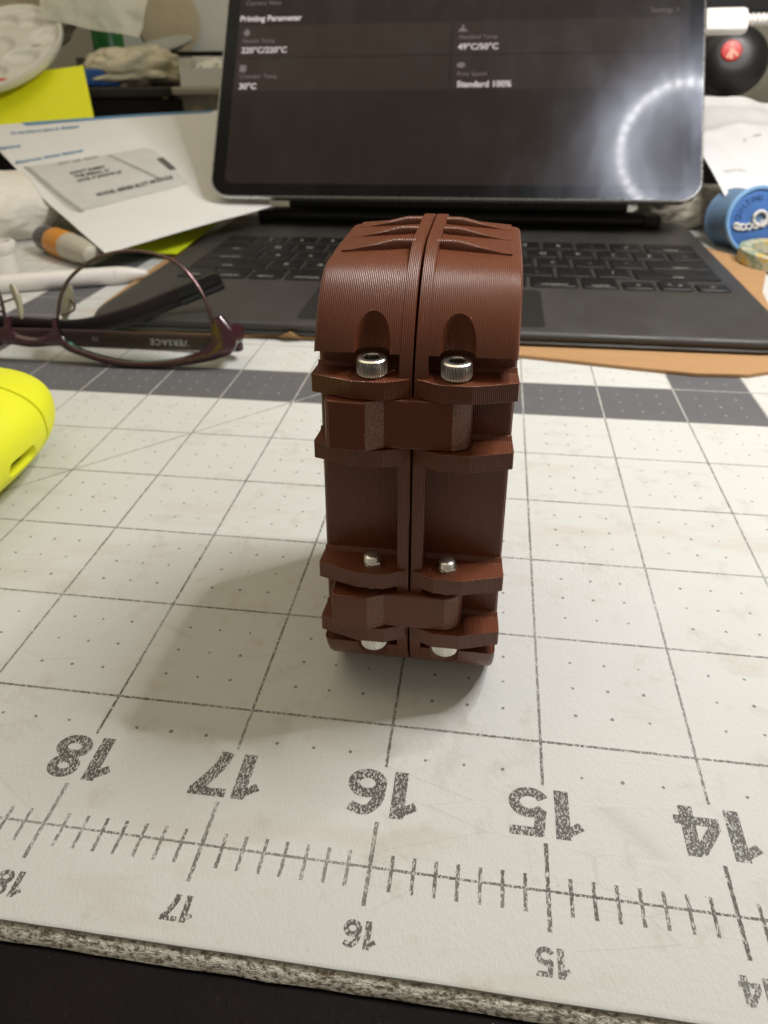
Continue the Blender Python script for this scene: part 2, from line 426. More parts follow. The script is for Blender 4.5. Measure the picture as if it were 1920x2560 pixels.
for sg in (-1, 1):
    fn = fnu(sg)
    mb = MB(); ol0 = outline(False, 0.045); ol = outline(False, DIP)
    cy, cz = (YF+YB)/2, H/2
    def inset(d): return [(cy + (y-cy)*(1-d/((YB-YF)/2)), cz + (z-cz)*(1-d/(H/2))) for y, z in ol]
    mb.loft([[fn(y, z, u) for y, z in pl] for pl, u in ((ol0, ST-0.002), (ol, HW-0.028), (inset(0.006), HW-0.012), (inset(0.022), HW))])
    sh = mb.build('shell', shell_m, case, smooth=0)
    cuts = []
    for za, zb in ((2.40, 3.3), (-0.2, 0.62)):
        c_ = MB(); c_.lathe([(0.103, za), (0.103, zb)], 48, (BX((za+zb)/2)+sg*bolts_u, bolt_y-0.004, 0)); cuts.append(c_)
    bool_cut(sh, cuts)
    me = sh.data; me.polygons.foreach_set('use_smooth', [True]*len(me.polygons)); me.set_sharp_from_angle(angle=R(24))
    sh['label'] = 'left half shell with ribs and lugs' if sg < 0 else 'right half shell with ribs and lugs'
    # rim strip along the seam
    mb = MB(); fo = outline(True)
    mb.loft([[fn(y, z, u) for y, z in fo] for u in (0.0065, ST)])
    mb.build('rim', shell_m, sh, smooth=30, bevel=0.006, seg=2)
    # ribs on top
    for yr_ in (0.880, 1.235, 1.535):
        rings = []
        for k in range(17):
            q = k/16; u = 0.06 + (0.530-0.06)*q
            bl_ = H - (0.045 + (DIP-0.045)*(u-ST)/(HW-ST))          # the surface under the rib
            cr = H-0.003 if u < 0.19 else H-0.003 + (H-DIP-0.006-(H-0.003))*min(1, (u-0.19)/0.35)
            w = 0.050 + 0.02*(1-q); zb = bl_-0.03; h = max(cr-zb, 0.02); hb = bl_-zb
            pr = [(-0.006, 0), (-0.006, hb), (-0.004, hb+(h-hb)*0.70), (0.008, hb+(h-hb)*0.95), (0.026, h+0.002), (w, hb+(h-hb)*0.88), (w+0.06, hb+(h-hb)*0.35), (w+0.12, hb), (w+0.12, 0)]
            rings.append([fn(yr_+a, zb+b, u) for a, b in pr])
        mb = MB(); mb.loft(rings); mb.build('rib', shell_m, sh, smooth=50)
    # hinge lugs
    for z0, z1, upside in ((2.385, 2.50, 1), (1.935, 2.05, 1), (1.02, 1.135, 1), (0.565, 0.68, 1)):
        pl = [(HW+0.006, 0.440), (HW+0.016, 0.275), (HW+0.012, 0.262), (0.345, 0.182), (0.165, 0.182), (0.02, 0.246), (0.012, 0.440)]
        mb = MB(); mb.loft([[(BX(z)+sg*u, y, z) for u, y in pl] for z in (z0, z1)])
        # ramp where the lug runs into the panel
        rp = [(HW+0.0045, 0.432), (HW+0.0045, 0.398), (ST+0.001, 0.398), (ST+0.001, 0.432)]
        mb.loft([[(BX(z1)+sg*u, y, z1-0.006) for u, y in rp], [(BX(z1)+sg*u, (0.432 if y > 0.42 else 0.426), z1+0.026) for u, y in rp]])
        mb.build('lug', shell_m, sh, smooth=11, bevel=0.015, seg=2, ang=30, gloss=gloss_m)
# links
t = NT('brown_overhang_lit_plastic'); v = t.coord()  # rough overhang grain, its colour lifted for the lamp light these faces catch
g_ = t.noise(v, 120, 2, 0.7); g2 = t.noise(t.coord((1, 1, 0.5), rot=(0, 0.6, 0)), 120, 2, 0.6)
over_m = t.done(t.principled(t.mix(t.ramp(t.math('MULTIPLY', g_, t.math('ADD', g2, 0.5)), [(0.40, 0.0), (0.68, 1.0)]), (0.20, 0.075, 0.046), (0.43, 0.235, 0.17)), 0.42, 0.0, t.bump(t.math('ADD', g_, g2), 0.010), Specular_IOR_Level=0.7))
def make_link(z0, z1):
    fr_ = [(-0.515, 0.235), (-0.513, 0.190), (-0.505, 0.172), (-0.485, 0.160), (-0.285, 0.150), (-0.268, 0.154), (-0.165, 0.208), (-0.150, 0.212), (0.215, 0.212)]
    fr_ += [(0.225+0.128*math.cos(R(a)), 0.340+0.128*math.sin(R(a))) for a in range(-84, 61, 12)]
    fr_ += [(0.20, 0.425), (-0.10, 0.415), (-0.16, 0.40), (-0.27, 0.35), (-0.50, 0.345), (-0.515, 0.325)]
    mb = MB(); mb.loft([[(BX(z)+u, y, z) for u, y in fr_] for z in (z0, z1)])
    lk = mb.build('hinge_link', link_m, case, smooth=24, bevel=0.010, seg=3, ang=60)
    lk.data.materials.append(over_m)
    for p in lk.data.polygons:
        us = sorted(round(lk.data.vertices[i].co.x/S - (BX(z0)-BX(0)) , 3) for i in p.vertices)
        if len(p.vertices) == 4 and ((abs(us[0]+0.268) < 0.012 and abs(us[-1]+0.165) < 0.012) or (us[0] > 0.232 and lk.data.vertices[p.vertices[0]].co.y/S+1.16 < 0.30 and us[-1] < 0.342)):
            p.material_index = 1
    return lk
make_link(2.056, 2.378)
make_link(0.686, 0.955)
# bolts
t = NT('steel'); v = t.coord()
steel = t.done(t.principled(t.mix(t.noise(v, 30, 3), (0.82, 0.80, 0.75), (0.92, 0.90, 0.86)), t.math('ADD', 0.24, t.math('MULTIPLY', t.noise(v, 60, 3), 0.12)), 1.0, None))
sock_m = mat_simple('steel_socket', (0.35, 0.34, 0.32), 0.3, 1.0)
HR = 0.091
def bolt(u, zh, dirn, z_end, tip=False):
    ax = (0, 0, dirn); o = (BX(zh)+u, bolt_y, zh); NN = 144
    kn = lambda r, h, k: r*(1.0 if (k % 4) < 2 else 0.90) if 0.012 < h < 0.098 else r
    mb = MB(); mb.lathe([(HR*0.93, 0.002), (HR*0.97, 0.010), (HR, 0.016), (HR, 0.078), (HR*0.985, 0.0985), (HR*0.985, 0.0987), (HR*0.90, 0.106), (HR*0.84, 0.1075), (0.054, 0.1075), (0.048, 0.100)], NN, o, ax, caps=False, mod=kn)
    b = mb.build('bolt', steel, case, smooth=28)
    mb = MB(); hx = []
    for r, h in ((0.052, 0.104), (0.047, 0.099), (0.047, 0.045)):
        hx.append([Vector(o)+Vector(ax)*h+Vector((math.cos(R(60*k+10)), math.sin(R(60*k+10)), 0))*r for k in range(6)])
    mb.loft(hx); fs = mb.f; mb.f = [f for f in fs if f != tuple(reversed(range(6)))]
    mb.build('socket', sock_m, b, smooth=0)
    mb = MB(); L_ = abs(z_end-zh); prof = []; npt = int(L_/0.0177*2)
    for k in range(npt+1):
        h = -L_*k/npt; prof.append((0.055 if k % 2 else 0.046, h))
    prof.append((0.034, -L_-0.006))
    mb.lathe(prof, 24, o, ax, caps=True); mb.build('thread', steel, b, smooth=40)
for sg in (-1, 1):
    bolt(sg*bolts_u, 2.503, 1, 1.915 if sg > 0 else 1.95)
    bolt(sg*bolts_u, 0.562, -1, 1.205)
    mb = MB(); cxn = BX(1.14)+sg*bolts_u
    mb.loft([[(cxn+r_*math.cos(R(60*k+25)), bolt_y+r_*math.sin(R(60*k+25)), z) for k in range(6)] for r_, z in ((0.060, 1.130), (0.064, 1.140), (0.064, 1.158), (0.055, 1.166))])
    mb.build('nut', steel, case, smooth=20)
# printing stringing hair by the left bolt
mb = MB(); mb.tube(smoothpath([(BX(2.5)-0.155, 0.24, 2.53), (BX(2.5)-0.13, 0.235, 2.545), (BX(2.5)-0.11, 0.232, 2.56), (BX(2.5)-0.105, 0.232, 2.55)], 6), 0.0022, 6)
mb.build('plastic_string', link_m, case)

# ------------------------------------------------------------------ keyboard folio, tablet
KX0, KX1, KY0, KY1, KZ = -6.08, 5.0, 7.22, 15.45, 0.29
t = NT('folio_skin'); v = t.coord(); n = t.noise(v, 2, 5, 0.65)
sm = t.ramp(t.noise(t.coord((1, 0.5, 1)), 1.4, 4, 0.6), [(0.45, 0.0), (0.7, 1.0)])
folio_m = t.done(t.principled(t.mix(n, (0.034, 0.031, 0.029), (0.048, 0.044, 0.041)), t.math('ADD', 0.42, t.math('MULTIPLY', sm, 0.2)), 0.0, t.bump(t.noise(v, 90, 3), 0.003)))
key_m = mat_simple('key_cap', (0.007, 0.0065, 0.007), 0.42, bump=0.001)
leg_m = mat_simple('key_legend', (0.55, 0.52, 0.47), 0.5)
pad_m = mat_simple('trackpad_glass', (0.028, 0.026, 0.025), 0.30)
kb = thing('keyboard_folio', 'black keyboard folio lying open on the cardboard under the tablet', 'keyboard', (-0.5, 11.3, 0.065))
mb = MB(); po = rrect(KX0, KX1, KY0, KY1, 0.55, 8)
def scl(pl, d): cx, cy = (KX0+KX1)/2, (KY0+KY1)/2; return [(cx+(x-cx)*(1-d/5.5), cy+(y-cy)*(1-d/4.1)) for x, y in pl]
mb.loft([[(x, y, z) for x, y in scl(po, d)] for d, z in ((0.06, 0.065), (0.01, 0.09), (0.0, 0.12), (0.03, 0.155), (0.005, 0.19), (0.0, 0.22), (0.02, 0.265), (0.06, KZ))])
kbase = mb.build('base', folio_m, kb, smooth=50)
mb = MB(); mb.loft([[(x, y, z) for x, y in rrect(-2.57, 1.37, 7.46, 9.42, 0.12, 4)] for z in (KZ-0.01, KZ+0.004)])
mb.build('trackpad', pad_m, kb, smooth=30)
PX, PY = 0.700, 0.675
kx0, ky0 = -5.47, 9.60
rows = [
 [('globe',1),('control',1),('option',1),('command',1.3),('',5.2),('command',1.3),('option',1.0),('<',0.9),('^v',0.9),('>',0.9)],
 [('shift',2.25)]+[(c,1) for c in 'ZXCVBNM,./']+[('shift',2.25)],
 [('caps lock',1.75)]+[(c,1) for c in "ASDFGHJKL;'"]+[('return',1.75)],
 [('tab',1.5)]+[(c,1) for c in 'QWERTYUIOP[]\\'],
 [('`',1)]+[(c,1) for c in '1234567890-=']+[('delete',1.5)]]
key_meshes = {}
for ri, row in enumerate(rows):
    x = kx0; tot = sum(w for _, w in row); px = PX*14.5/tot
    for cap, w in row:
        kw = w*px - 0.075; kd = PY-0.075
        yy = ky0 + ri*PY
        if cap in '<>^v' and cap: kd = 0.40 if cap != '^v' else 0.52
        kk = (round(kw, 3), kd)
        if kk not in key_meshes:
            mb = MB(); pl = rrect(-kw/2, kw/2, 0, kd, 0.06, 3)
            def kin(d): return [(a*(1-d/(kw/2)), kd/2+(b-kd/2)*(1-d/(kd/2))) for a, b in pl]
            mb.loft([[(a, b, z) for a, b in kin(d)] for d, z in ((0.0, 0.0), (0.002, 0.030), (0.014, 0.040))])
            me = mb.mesh('key'); me.materials.append(key_m)
            me.polygons.foreach_set('use_smooth', [True]*len(me.polygons)); me.set_sharp_from_angle(angle=R(35))
            key_meshes[kk] = me
        ob = bpy.data.objects.new('key', key_meshes[kk]); C.objects.link(ob); ob.parent = kb
        bx_, by_, bz_ = kb['_b']
        cx = x + w*px/2
        ob.location = ((cx-bx_)*S, (yy-by_)*S, (KZ-0.004-bz_)*S)
        if cap:
            small = len(cap) > 2
            vf = text_mb({'^v': '^  v'}.get(cap, cap), 0.115 if small else 0.17, 'CENTER')
            mb = MB(); mb.add([(a, b+(0.07 if small else kd/2-0.06), 0.0425) for a, b, _ in vf[0]], vf[1])
            me = mb.mesh('legend'); me.materials.append(leg_m)
            lg = bpy.data.objects.new('legend', me); C.objects.link(lg); lg.parent = ob
        x += w*px
# raised rear deck + hinge barrel
mb = MB(); mb.loft([[(x_, 14.86+0.20*math.cos(R(a)), 0.42+0.20*math.sin(R(a))) for a in range(0, 360, 20)] for x_ in (-4.95, -4.9, 3.9, 3.95)])
hinge_m = mat_simple('hinge_rubber', (0.018, 0.017, 0.016), 0.45)
mb.build('hinge', hinge_m, kb, smooth=40)
for a, b in ((-5.35, -4.96), (3.96, 4.35)):
    mb = MB(); mb.box(a, b, 14.66, 15.10, 0.29, 0.56); mb.build('hinge_block', hinge_m, kb, smooth=30, bevel=0.04)

TT = R(31.7); TO = Vector((-0.625, 13.62, 1.08))
tu = Vector((0, math.sin(TT), math.cos(TT))); tn = Vector((0, -math.cos(TT), math.sin(TT))); tx = Vector((1, -0.004, 0.004))
def T(a, b, d=0.0): return tuple(TO + tx*a + tu*b + tn*d)
tab = thing('tablet', 'silver edged tablet showing a dark printing status screen, held above the keyboard', 'tablet', tuple(TO + tu*0.0))
alu = mat_simple('tablet_aluminium', (0.60, 0.59, 0.58), 0.28, 1.0, noise_amt=0.04)
mb = MB(); po = rrect(-5.545, 5.545, 0.0, 8.45, 0.46, 10)
def ins(pl, d): return [(a*(1-d/5.545), 4.225+(b-4.225)*(1-d/4.225)) for a, b in pl]
mb.loft([[T(a, b, z) for a, b in ins(po, d)] for d, z in ((0.03, -0.235), (0.0, -0.215), (0.0, -0.022), (0.012, -0.006), (0.035, -0.002))])
mb.build('body', alu, tab, smooth=50)
# front glass: dark, smudged
t = NT('tablet_glass'); v = t.coord()
sm1 = t.ramp(t.noise(t.coord((1.0, 0.35, 0.35), rot=(0, 0.5, 0.4)), 1.6, 5, 0.65, 0.8), [(0.42, 0.0), (0.75, 1.0)])
sm2 = t.ramp(t.noise(v, 0.6, 3), [(0.35, 0.15), (0.7, 1.0)])
base = t.principled((0.006, 0.0055, 0.0045), 0.072, 0.0, None, Specular_IOR_Level=0.024)
gl1 = t.n('ShaderNodeBsdfGlossy'); gl1.inputs['Roughness'].default_value = 0.36; gl1.inputs['Color'].default_value = (0.78, 0.82, 1.0, 1)
gl2 = t.n('ShaderNodeBsdfGlossy'); gl2.inputs['Roughness'].default_value = 0.20; gl2.inputs['Color'].default_value = (0.76, 0.82, 1.0, 1)
m1 = t.n('ShaderNodeMixShader'); t.put(m1.inputs[0], t.math('MULTIPLY', t.math('ADD', t.math('MULTIPLY', sm1, 0.007), 0.0045), sm2)); t.put(m1.inputs[1], base); t.put(m1.inputs[2], gl1.outputs[0])
m2 = t.n('ShaderNodeMixShader'); t.put(m2.inputs[0], t.math('ADD', 0.0085, t.math('MULTIPLY', sm1, 0.006))); t.put(m2.inputs[1], m1.outputs[0]); t.put(m2.inputs[2], gl2.outputs[0])
em = t.n('ShaderNodeEmission'); em.inputs[0].default_value = (1.0, 0.66, 0.48, 1); em.inputs[1].default_value = 0.0
ad = t.n('ShaderNodeAddShader'); t.put(ad.inputs[0], m2.outputs[0]); t.put(ad.inputs[1], em.outputs[0])
glass_m = t.done(ad.outputs[0])
disp_m = glass_m.copy(); disp_m.name = 'tablet_display'
for nd in disp_m.node_tree.nodes:
    if nd.type == 'EMISSION': nd.inputs[1].default_value = 0.0135
panel_m = glass_m.copy(); panel_m.name = 'tablet_display_panel'
for nd in panel_m.node_tree.nodes:
    if nd.type == 'EMISSION': nd.inputs[1].default_value = 0.022
mb = MB(); gp = ins(po, 0.035)
mb.loft([[T(a, b, z) for a, b in gp] for z in (-0.004, 0.004)])
gl_ob = mb.build('glass', glass_m, tab, smooth=30)
mb = MB(); mb.loft([[T(a, b, z) for a, b in rrect(-5.20, 5.20, 0.33, 8.12, 0.18, 6)] for z in (0.0042, 0.0060)])
disp = mb.build('display', disp_m, tab, smooth=0)
def pan(a0, a1, b0, b1):
    mb = MB(); mb.loft([[T(a, b, z) for a, b in rrect(a0, a1, b0, b1, 0.06, 3)] for z in (0.0065, 0.0082)]); mb.build('panel', panel_m, disp, smooth=0)
for b0, b1 in ((2.60, 3.42), (3.47, 4.26)):
    pan(-5.16, -0.07, b0, b1); pan(-0.02, 4.98, b0, b1)
txt_w = mat_emit('screen_text_white', (1.0, 0.86, 0.82), 0.52)
txt_g = mat_emit('screen_text_grey', (1.0, 0.82, 0.76), 0.16)
def stext(s_, a, b, size, m_, off=0.0):
    vf = text_mb(s_, size, offset=off)
    mb = MB(); mb.add([T(a+x, b+y, 0.0105) for x, y, z in vf[0]], vf[1]); mb.build('screen_text', m_, disp, smooth=0)
o = 0.625
stext('Printing Parameter', -5.80+o, 4.38, 0.20, txt_w, 0.006)
stext('Nozzle Temp', -5.69+o, 3.83, 0.145, txt_g)
stext('220°C/220°C', -5.70+o, 3.57, 0.205, txt_w, 0.005)
stext('Chamber Temp', -5.69+o, 2.93, 0.145, txt_g)
stext('30°C', -5.68+o, 2.66, 0.205, txt_w, 0.006)
stext('Heatbed Temp', -0.51+o, 3.83, 0.145, txt_g)
stext('49°C/50°C', -0.52+o, 3.57, 0.205, txt_w, 0.005)
stext('Print Speed', -0.51+o, 2.93, 0.145, txt_g)
stext('Standard 100%', -0.50+o, 2.66, 0.205, txt_w, 0.006)
stext('Settings >', 3.74+o, 4.38, 0.155, txt_g)
stext('Camera View', -5.68+o, 4.79, 0.16, txt_g)
def icon(a, b, kind):
    mb = MB()
    if kind == 0: pl = [(a, b+0.11), (a+0.07, b+0.03), (a+0.08, b-0.03), (a, b-0.09), (a-0.08, b-0.03), (a-0.07, b+0.03)]
    elif kind == 1: pl = [(a-0.08, b-0.09), (a+0.08, b-0.09), (a+0.08, b+0.08), (a-0.08, b+0.08)]
    elif kind == 2: pl = [(a-0.11, b-0.07), (a+0.11, b-0.07), (a+0.08, b-0.01), (a+0.02, b+0.01), (a+0.02, b+0.10), (a-0.03, b+0.10), (a-0.03, b+0.01), (a-0.08, b-0.01)]
    else: pl = [(a+0.10*math.cos(R(q)), b+0.07*math.sin(R(q))) for q in range(0, 360, 40)]
    mb.add([T(x, y, 0.0105) for x, y in pl], [tuple(range(len(pl)))]); mb.build('screen_icon', txt_g, disp, smooth=0)
icon(-5.60+o, 4.08, 0); icon(-5.62+o, 3.18, 1); icon(-0.43+o, 4.08, 2); icon(-0.43+o, 3.19, 3)
# the folio's upper panel behind the tablet
mb = MB(); mb.loft([[T(a, b, z) for a, b in rrect(-5.55, 5.55, 0.75, 8.45, 0.5, 6)] for z in (-0.36, -0.245)])
mb.build('back_panel', hinge_m, kb, smooth=40)
mb = MB()
mb.loft([[(x_, y_, z_) for y_, z_ in ((14.95, 0.40), (15.15, 0.50), (15.10, 2.20), (14.98, 2.18))] for x_ in (-4.6, 3.6)])
mb.build('support_panel', hinge_m, kb, smooth=30)
# charging plug and cable
white_pl = mat_simple('white_plastic', (0.78, 0.74, 0.70), 0.35, noise_amt=0.03)
pc = thing('charging_cable', 'white charging cable plugged into the side of the tablet', 'cable', T(5.60, 4.21, -0.12))
mb = MB()
def TP(a, b, d): return T(5.56+a, 4.21+b, -0.12+d)
mb.loft([[TP(a, b, d) for b, d in rrect(-hb, hb, -hd, hd, 0.07, 4)] for a, hb, hd in ((0, 0.26, 0.125), (0.02, 0.275, 0.13), (0.78, 0.275, 0.13), (0.86, 0.25, 0.115), (0.88, 0.20, 0.09))])
mb.build('plug', white_pl, pc, smooth=45)
mb = MB(); prof = []
for k in range(9): prof.append((0.135 if k % 2 == 0 else 0.095, k*0.052)); prof.append((0.135 if k % 2 == 0 else 0.095, k*0.052+0.03))
mb.lathe(prof, 20, TP(0.87, 0.03, 0), tuple(tx)); mb.build('strain_relief', white_pl, pc, smooth=30)
mb = MB(); mb.tube(smoothpath([TP(1.3, 0.03, 0), TP(2.2, 0.05, 0), TP(3.5, -0.2, -0.4), TP(4.6, -1.4, -1.4), TP(5.0, -3.5, -2.6)], 8), 0.075, 12); mb.build('cord', white_pl, pc, smooth=60)

# ------------------------------------------------------------------ cardboard
t = NT('cardboard'); v = t.coord()
f = t.noise(t.coord((0.25, 2.5, 1)), 3, 4, 0.6); sp_ = t.ramp(t.noise(v, 9, 5, 0.7), [(0.60, 0.0), (0.75, 0.5)])
card_m = t.done(t.principled(t.mix(sp_, t.mix(f, (0.36, 0.20, 0.085), (0.47, 0.275, 0.13)), (0.25, 0.13, 0.055)), 0.85, 0.0, t.bump(f, 0.008)))
out = [(-6.45, 8.6), (-6.32, 8.0), (-5.9, 7.55), (-5.2, 7.32), (-4.3, 7.24), (-3.57, 7.22), (-3.2, 7.28), (-2.72, 7.36), (-2.55, 7.30), (-2.1, 7.24), (-0.8, 7.12), (0.3, 6.98), (1.05, 6.87), (1.85, 6.73), (2.67, 6.58), (3.4, 6.46), (4.1, 6.50), (4.62, 6.75),
       (5.05, 8.4), (5.32, 9.67), (5.44, 10.5), (5.95, 12.0), (5.7, 13.1), (5.2, 13.9), (3.0, 14.2), (-3, 14.4), (-6.2, 14.2), (-6.6, 12.0)]
mb = MB(); mb.loft([[(x, y, z) for x, y in out] for z in (0.004, 0.062)])
cb = solo(mb, 'cardboard_sheet', card_m, 'brown cardboard sheet with uneven edge lying under the keyboard folio', 'cardboard', (0, 10, 0.004), smooth=0, bevel=0.008)
mb = MB(); mb.add([(-2.80, 7.22, 0.064), (-2.42, 7.20, 0.064), (-2.58, 7.12, 0.19), (-2.80, 7.25, 0.04), (-2.42, 7.23, 0.04), (-2.575, 7.15, 0.188)], [(0, 1, 2), (3, 5, 4), (0, 2, 5, 3), (1, 4, 5, 2), (0, 3, 4, 1)])
flap = mb.mesh('torn_flap', (0, 10, 0.004)); flap.materials.append(card_m); fo_ = bpy.data.objects.new('torn_flap', flap); C.objects.link(fo_); fo_.parent = cb

# ------------------------------------------------------------------ eyeglasses (upside down, brow edge on the mat)
GA = R(15); gu = Vector((0, math.sin(GA), math.cos(GA))); gn = Vector((0, -math.cos(GA), math.sin(GA))); GO = Vector((0, 5.87, 0.075))
def G(a, b, d=0.0):
    w = 0.03*(a+6.1)**2*0.5                      # slight wrap
    return tuple(Vector((a, 0, 0)) + GO + gu*b + gn*(d - w*0.35))
gls = thing('eyeglasses', 'half rim eyeglasses with plum frame lying upside down beside the keyboard', 'eyeglasses', (-6.1, 6.0, 0.0))
t = NT('plum_frame'); v = t.coord()
fr_m = t.done(t.principled(t.mix(t.noise(v, 4, 3), (0.028, 0.006, 0.008), (0.060, 0.013, 0.022)), 0.20, 0.0, None, Coat_Weight=0.6, Coat_Roughness=0.06))
t = NT('rose_metal'); rim_m = t.done(t.principled(t.mix(t.noise(t.coord(), 6, 3), (0.14, 0.075, 0.085), (0.30, 0.19, 0.20)), 0.25, 1.0))
t = NT('lens_glass'); fz = t.n('ShaderNodeFresnel'); fz.inputs[0].default_value = 1.13
gy = t.n('ShaderNodeBsdfGlossy'); gy.inputs['Roughness'].default_value = 0.02; gy.inputs['Color'].default_value = (0.35, 0.9, 0.75, 1)
tr = t.n('ShaderNodeBsdfTransparent'); tr.inputs[0].default_value = (0.97, 0.975, 0.98, 1)
mx = t.n('ShaderNodeMixShader'); t.put(mx.inputs[0], fz.outputs[0]); t.put(mx.inputs[1], tr.outputs[0]); t.put(mx.inputs[2], gy.outputs[0])
lens_m = t.done(mx.outputs[0])
LENS = [(-4.583,1.614),(-4.236,1.579),(-3.985,1.499),(-3.783,1.354),(-3.626,1.163),(-3.505,0.95),(-3.429,0.712),(-3.397,0.514),(-3.423,0.381),(-3.505,0.266),(-3.81,0.141),(-4.165,0.069),(-4.641,0.037),(-4.999,0.078),(-5.358,0.165),(-5.596,0.27),(-5.732,0.447),(-5.759,0.627),(-5.707,0.899),(-5.598,1.126),(-5.421,1.308),(-5.176,1.468),(-4.888,1.574)]
GC = -6.18                                         # bridge centre
mir = lambda p: (2*GC - p[0], p[1])
for side in (0, 1):
    F = (lambda p: p) if side == 0 else mir
    lp = [(p.x, p.y) for p in smoothpath([(a, b, 0) for a, b in LENS], 3, True)]
    mb = MB(); mb.loft([[G(*F(p), d) for p in lp] for d in (-0.035, 0.035)])
    ln = mb.build('lens', lens_m, gls, smooth=0); ln['label'] = 'clear lens'
    # wire rim along the free side
    wire = smoothpath([(a, b, 0) for a, b in LENS[17:] + LENS[:9]], 4)
    mb = MB(); mb.tube([G(*F((p.x, p.y)), 0.0) for p in wire], 0.026, 8); mb.build('rim', rim_m, gls, smooth=60)
    # thick brow bar
    inner = [LENS[k] for k in (17, 16, 15, 14, 13, 12, 11, 10, 9, 8, 7)] + [(-3.40, 0.70)]
    outer = [(-5.83, 0.62), (-5.83, 0.36), (-5.66, 0.165), (-5.38, 0.065), (-5.004, -0.030), (-4.62, -0.066), (-4.10, -0.040), (-3.62, 0.035), (-3.28, 0.13), (-3.10, 0.235), (-3.06, 0.46), (-3.26, 0.74)]
    ip = [(p.x, p.y) for p in smoothpath([(a, b, 0) for a, b in inner], 5)]; op = [(p.x, p.y) for p in smoothpath([(a, b, 0) for a, b in outer], 5)]
    rings = []
    for (a, b), (c_, d_) in zip(ip, op):
        a1, b1, c1, d1 = *F((a, b)), *F((c_, d_))
        k_ = 0.055
        rings.append([G(a1, b1, 0.03), G(a1*.7+c1*.3, b1*.7+d1*.3, k_), G(a1*.3+c1*.7, b1*.3+d1*.7, k_), G(c1, d1, 0.02), G(c1, d1, -0.04), G(a1*.5+c1*.5, b1*.5+d1*.5, -k_), G(a1, b1, -0.04)])
    mb = MB(); mb.loft(rings); mb.build('brow_bar', fr_m, gls, smooth=60)
    # end piece turning back to the hinge
    ep = [F(p) for p in ((-3.30, 0.55), (-3.11, 0.49), (-3.10, 0.27), (-3.30, 0.20))]
    mb = MB(); mb.loft([[tuple(Vector(G(a, b, 0.02)) + Vector((0.05*q if side == 0 else -0.05*q, 0.42*q, -0.02*q))) for a, b in ep] for q in (0, 0.3, 0.7, 1.0)])
    mb.build('end_piece', fr_m, gls, smooth=40, bevel=0.05, seg=4)
    # nose pad on its wire
    q0, q1, q2 = F((-5.72, 0.66)), F((-5.60, 0.80)), F((-5.74, 0.92))
    mb = MB(); mb.tube(smoothpath([G(*q0, -0.03), G(*F((-5.58, 0.72)), -0.10), G(*q1, -0.20), G(*F((-5.72, 0.86)), -0.30)], 6), 0.018, 8); mb.build('pad_arm', rim_m, gls)
    mb = MB()
    ppts = [G(*F((-5.83, 0.56)), -0.30), G(*F((-5.80, 0.75)), -0.32), G(*F((-5.74, 0.95)), -0.31), G(*F((-5.70, 1.08)), -0.28)]
    mb.tube(smoothpath(ppts, 4), [0.03, 0.05, 0.065, 0.075, 0.08, 0.082, 0.082, 0.08, 0.075, 0.065, 0.05, 0.04, 0.025], 10, flat=(0.6, 1.0))
    tq = mat_simple('nose_pad_silicone', (0.55, 0.50, 0.36), 0.2, noise_amt=0.05, Transmission_Weight=0.35) if side == 0 else bpy.data.materials['nose_pad_silicone']
    mb.build('nose_pad', tq, gls, smooth=60)
# bridge
mb = MB(); rings = []
bt = smoothpath([(-5.80,0.56,0),(-5.84,0.44,0),(-5.95,0.352,0),(-6.18,0.312,0),(-6.41,0.352,0),(-6.52,0.44,0),(-6.56,0.56,0)], 5)
bb = smoothpath([(-5.60,0.20,0),(-5.76,0.215,0),(-5.95,0.195,0),(-6.18,0.175,0),(-6.41,0.195,0),(-6.60,0.215,0),(-6.76,0.20,0)], 5)
for p, q in zip(bt, bb):
    rings.append([G(p.x, p.y, 0.035), G((p.x+q.x)/2, (p.y+q.y)/2, 0.062), G(q.x, q.y, 0.035), G(q.x, q.y, -0.035), G((p.x+q.x)/2, (p.y+q.y)/2, -0.05), G(p.x, p.y, -0.035)])
mb.loft(rings); mb.build('bridge', fr_m, gls, smooth=70)
# temples folded behind
def temple(pts, h, w, name='temple'):
    mb = MB(); rings = []
    P_ = smoothpath(pts, 6)
    for i, p in enumerate(P_):
        d = (P_[min(i+1, len(P_)-1)] - P_[max(i-1, 0)]).normalized()
        sd = d.cross(Vector((0, 0, 1))).normalized(); u_ = sd.cross(d)
        hh = h(i/(len(P_)-1))/2
        rings.append([p + sd*w*math.cos(R(a)) * 0.5 + u_*hh*(1 if math.sin(R(a)) > 0 else -1)*abs(math.sin(R(a)))**0.4 for a in range(0, 360, 30)])
    mb.loft(rings); return mb
tm_m = mat_simple('temple_acetate', (0.050, 0.024, 0.024), 0.5, noise_amt=0.2, Specular_IOR_Level=0.3)
mb = temple([(-3.12, 6.32, 0.30), (-3.35, 6.50, 0.20), (-4.3, 6.60, 0.155), (-6.0, 6.62, 0.145), (-7.6, 6.58, 0.14), (-8.6, 6.62, 0.13), (-9.3, 6.8, 0.12)], lambda q: 0.27 if q < 0.55 else 0.27-0.04*(q-0.55)/0.45, 0.085)
tp = mb.build('temple', tm_m, gls, smooth=60)
vf = text_mb('VERSACE', 0.135, 'CENTER', 1.2, 0.004)
mb = place(vf, (-4.32, 6.545, 0.20), (-1, 0.004, 0), (0, 0, -1)); mb.build('temple_lettering', mat_simple('temple_print', (0.50, 0.46, 0.46), 0.5), tp, smooth=0)
vf = text_mb('CE', 0.09, 'CENTER'); mb = place(vf, (-5.55, 6.572, 0.185), (-1, 0.0, 0), (0, 0, -1)); mb.build('temple_lettering', bpy.data.materials['temple_print'], tp, smooth=0)
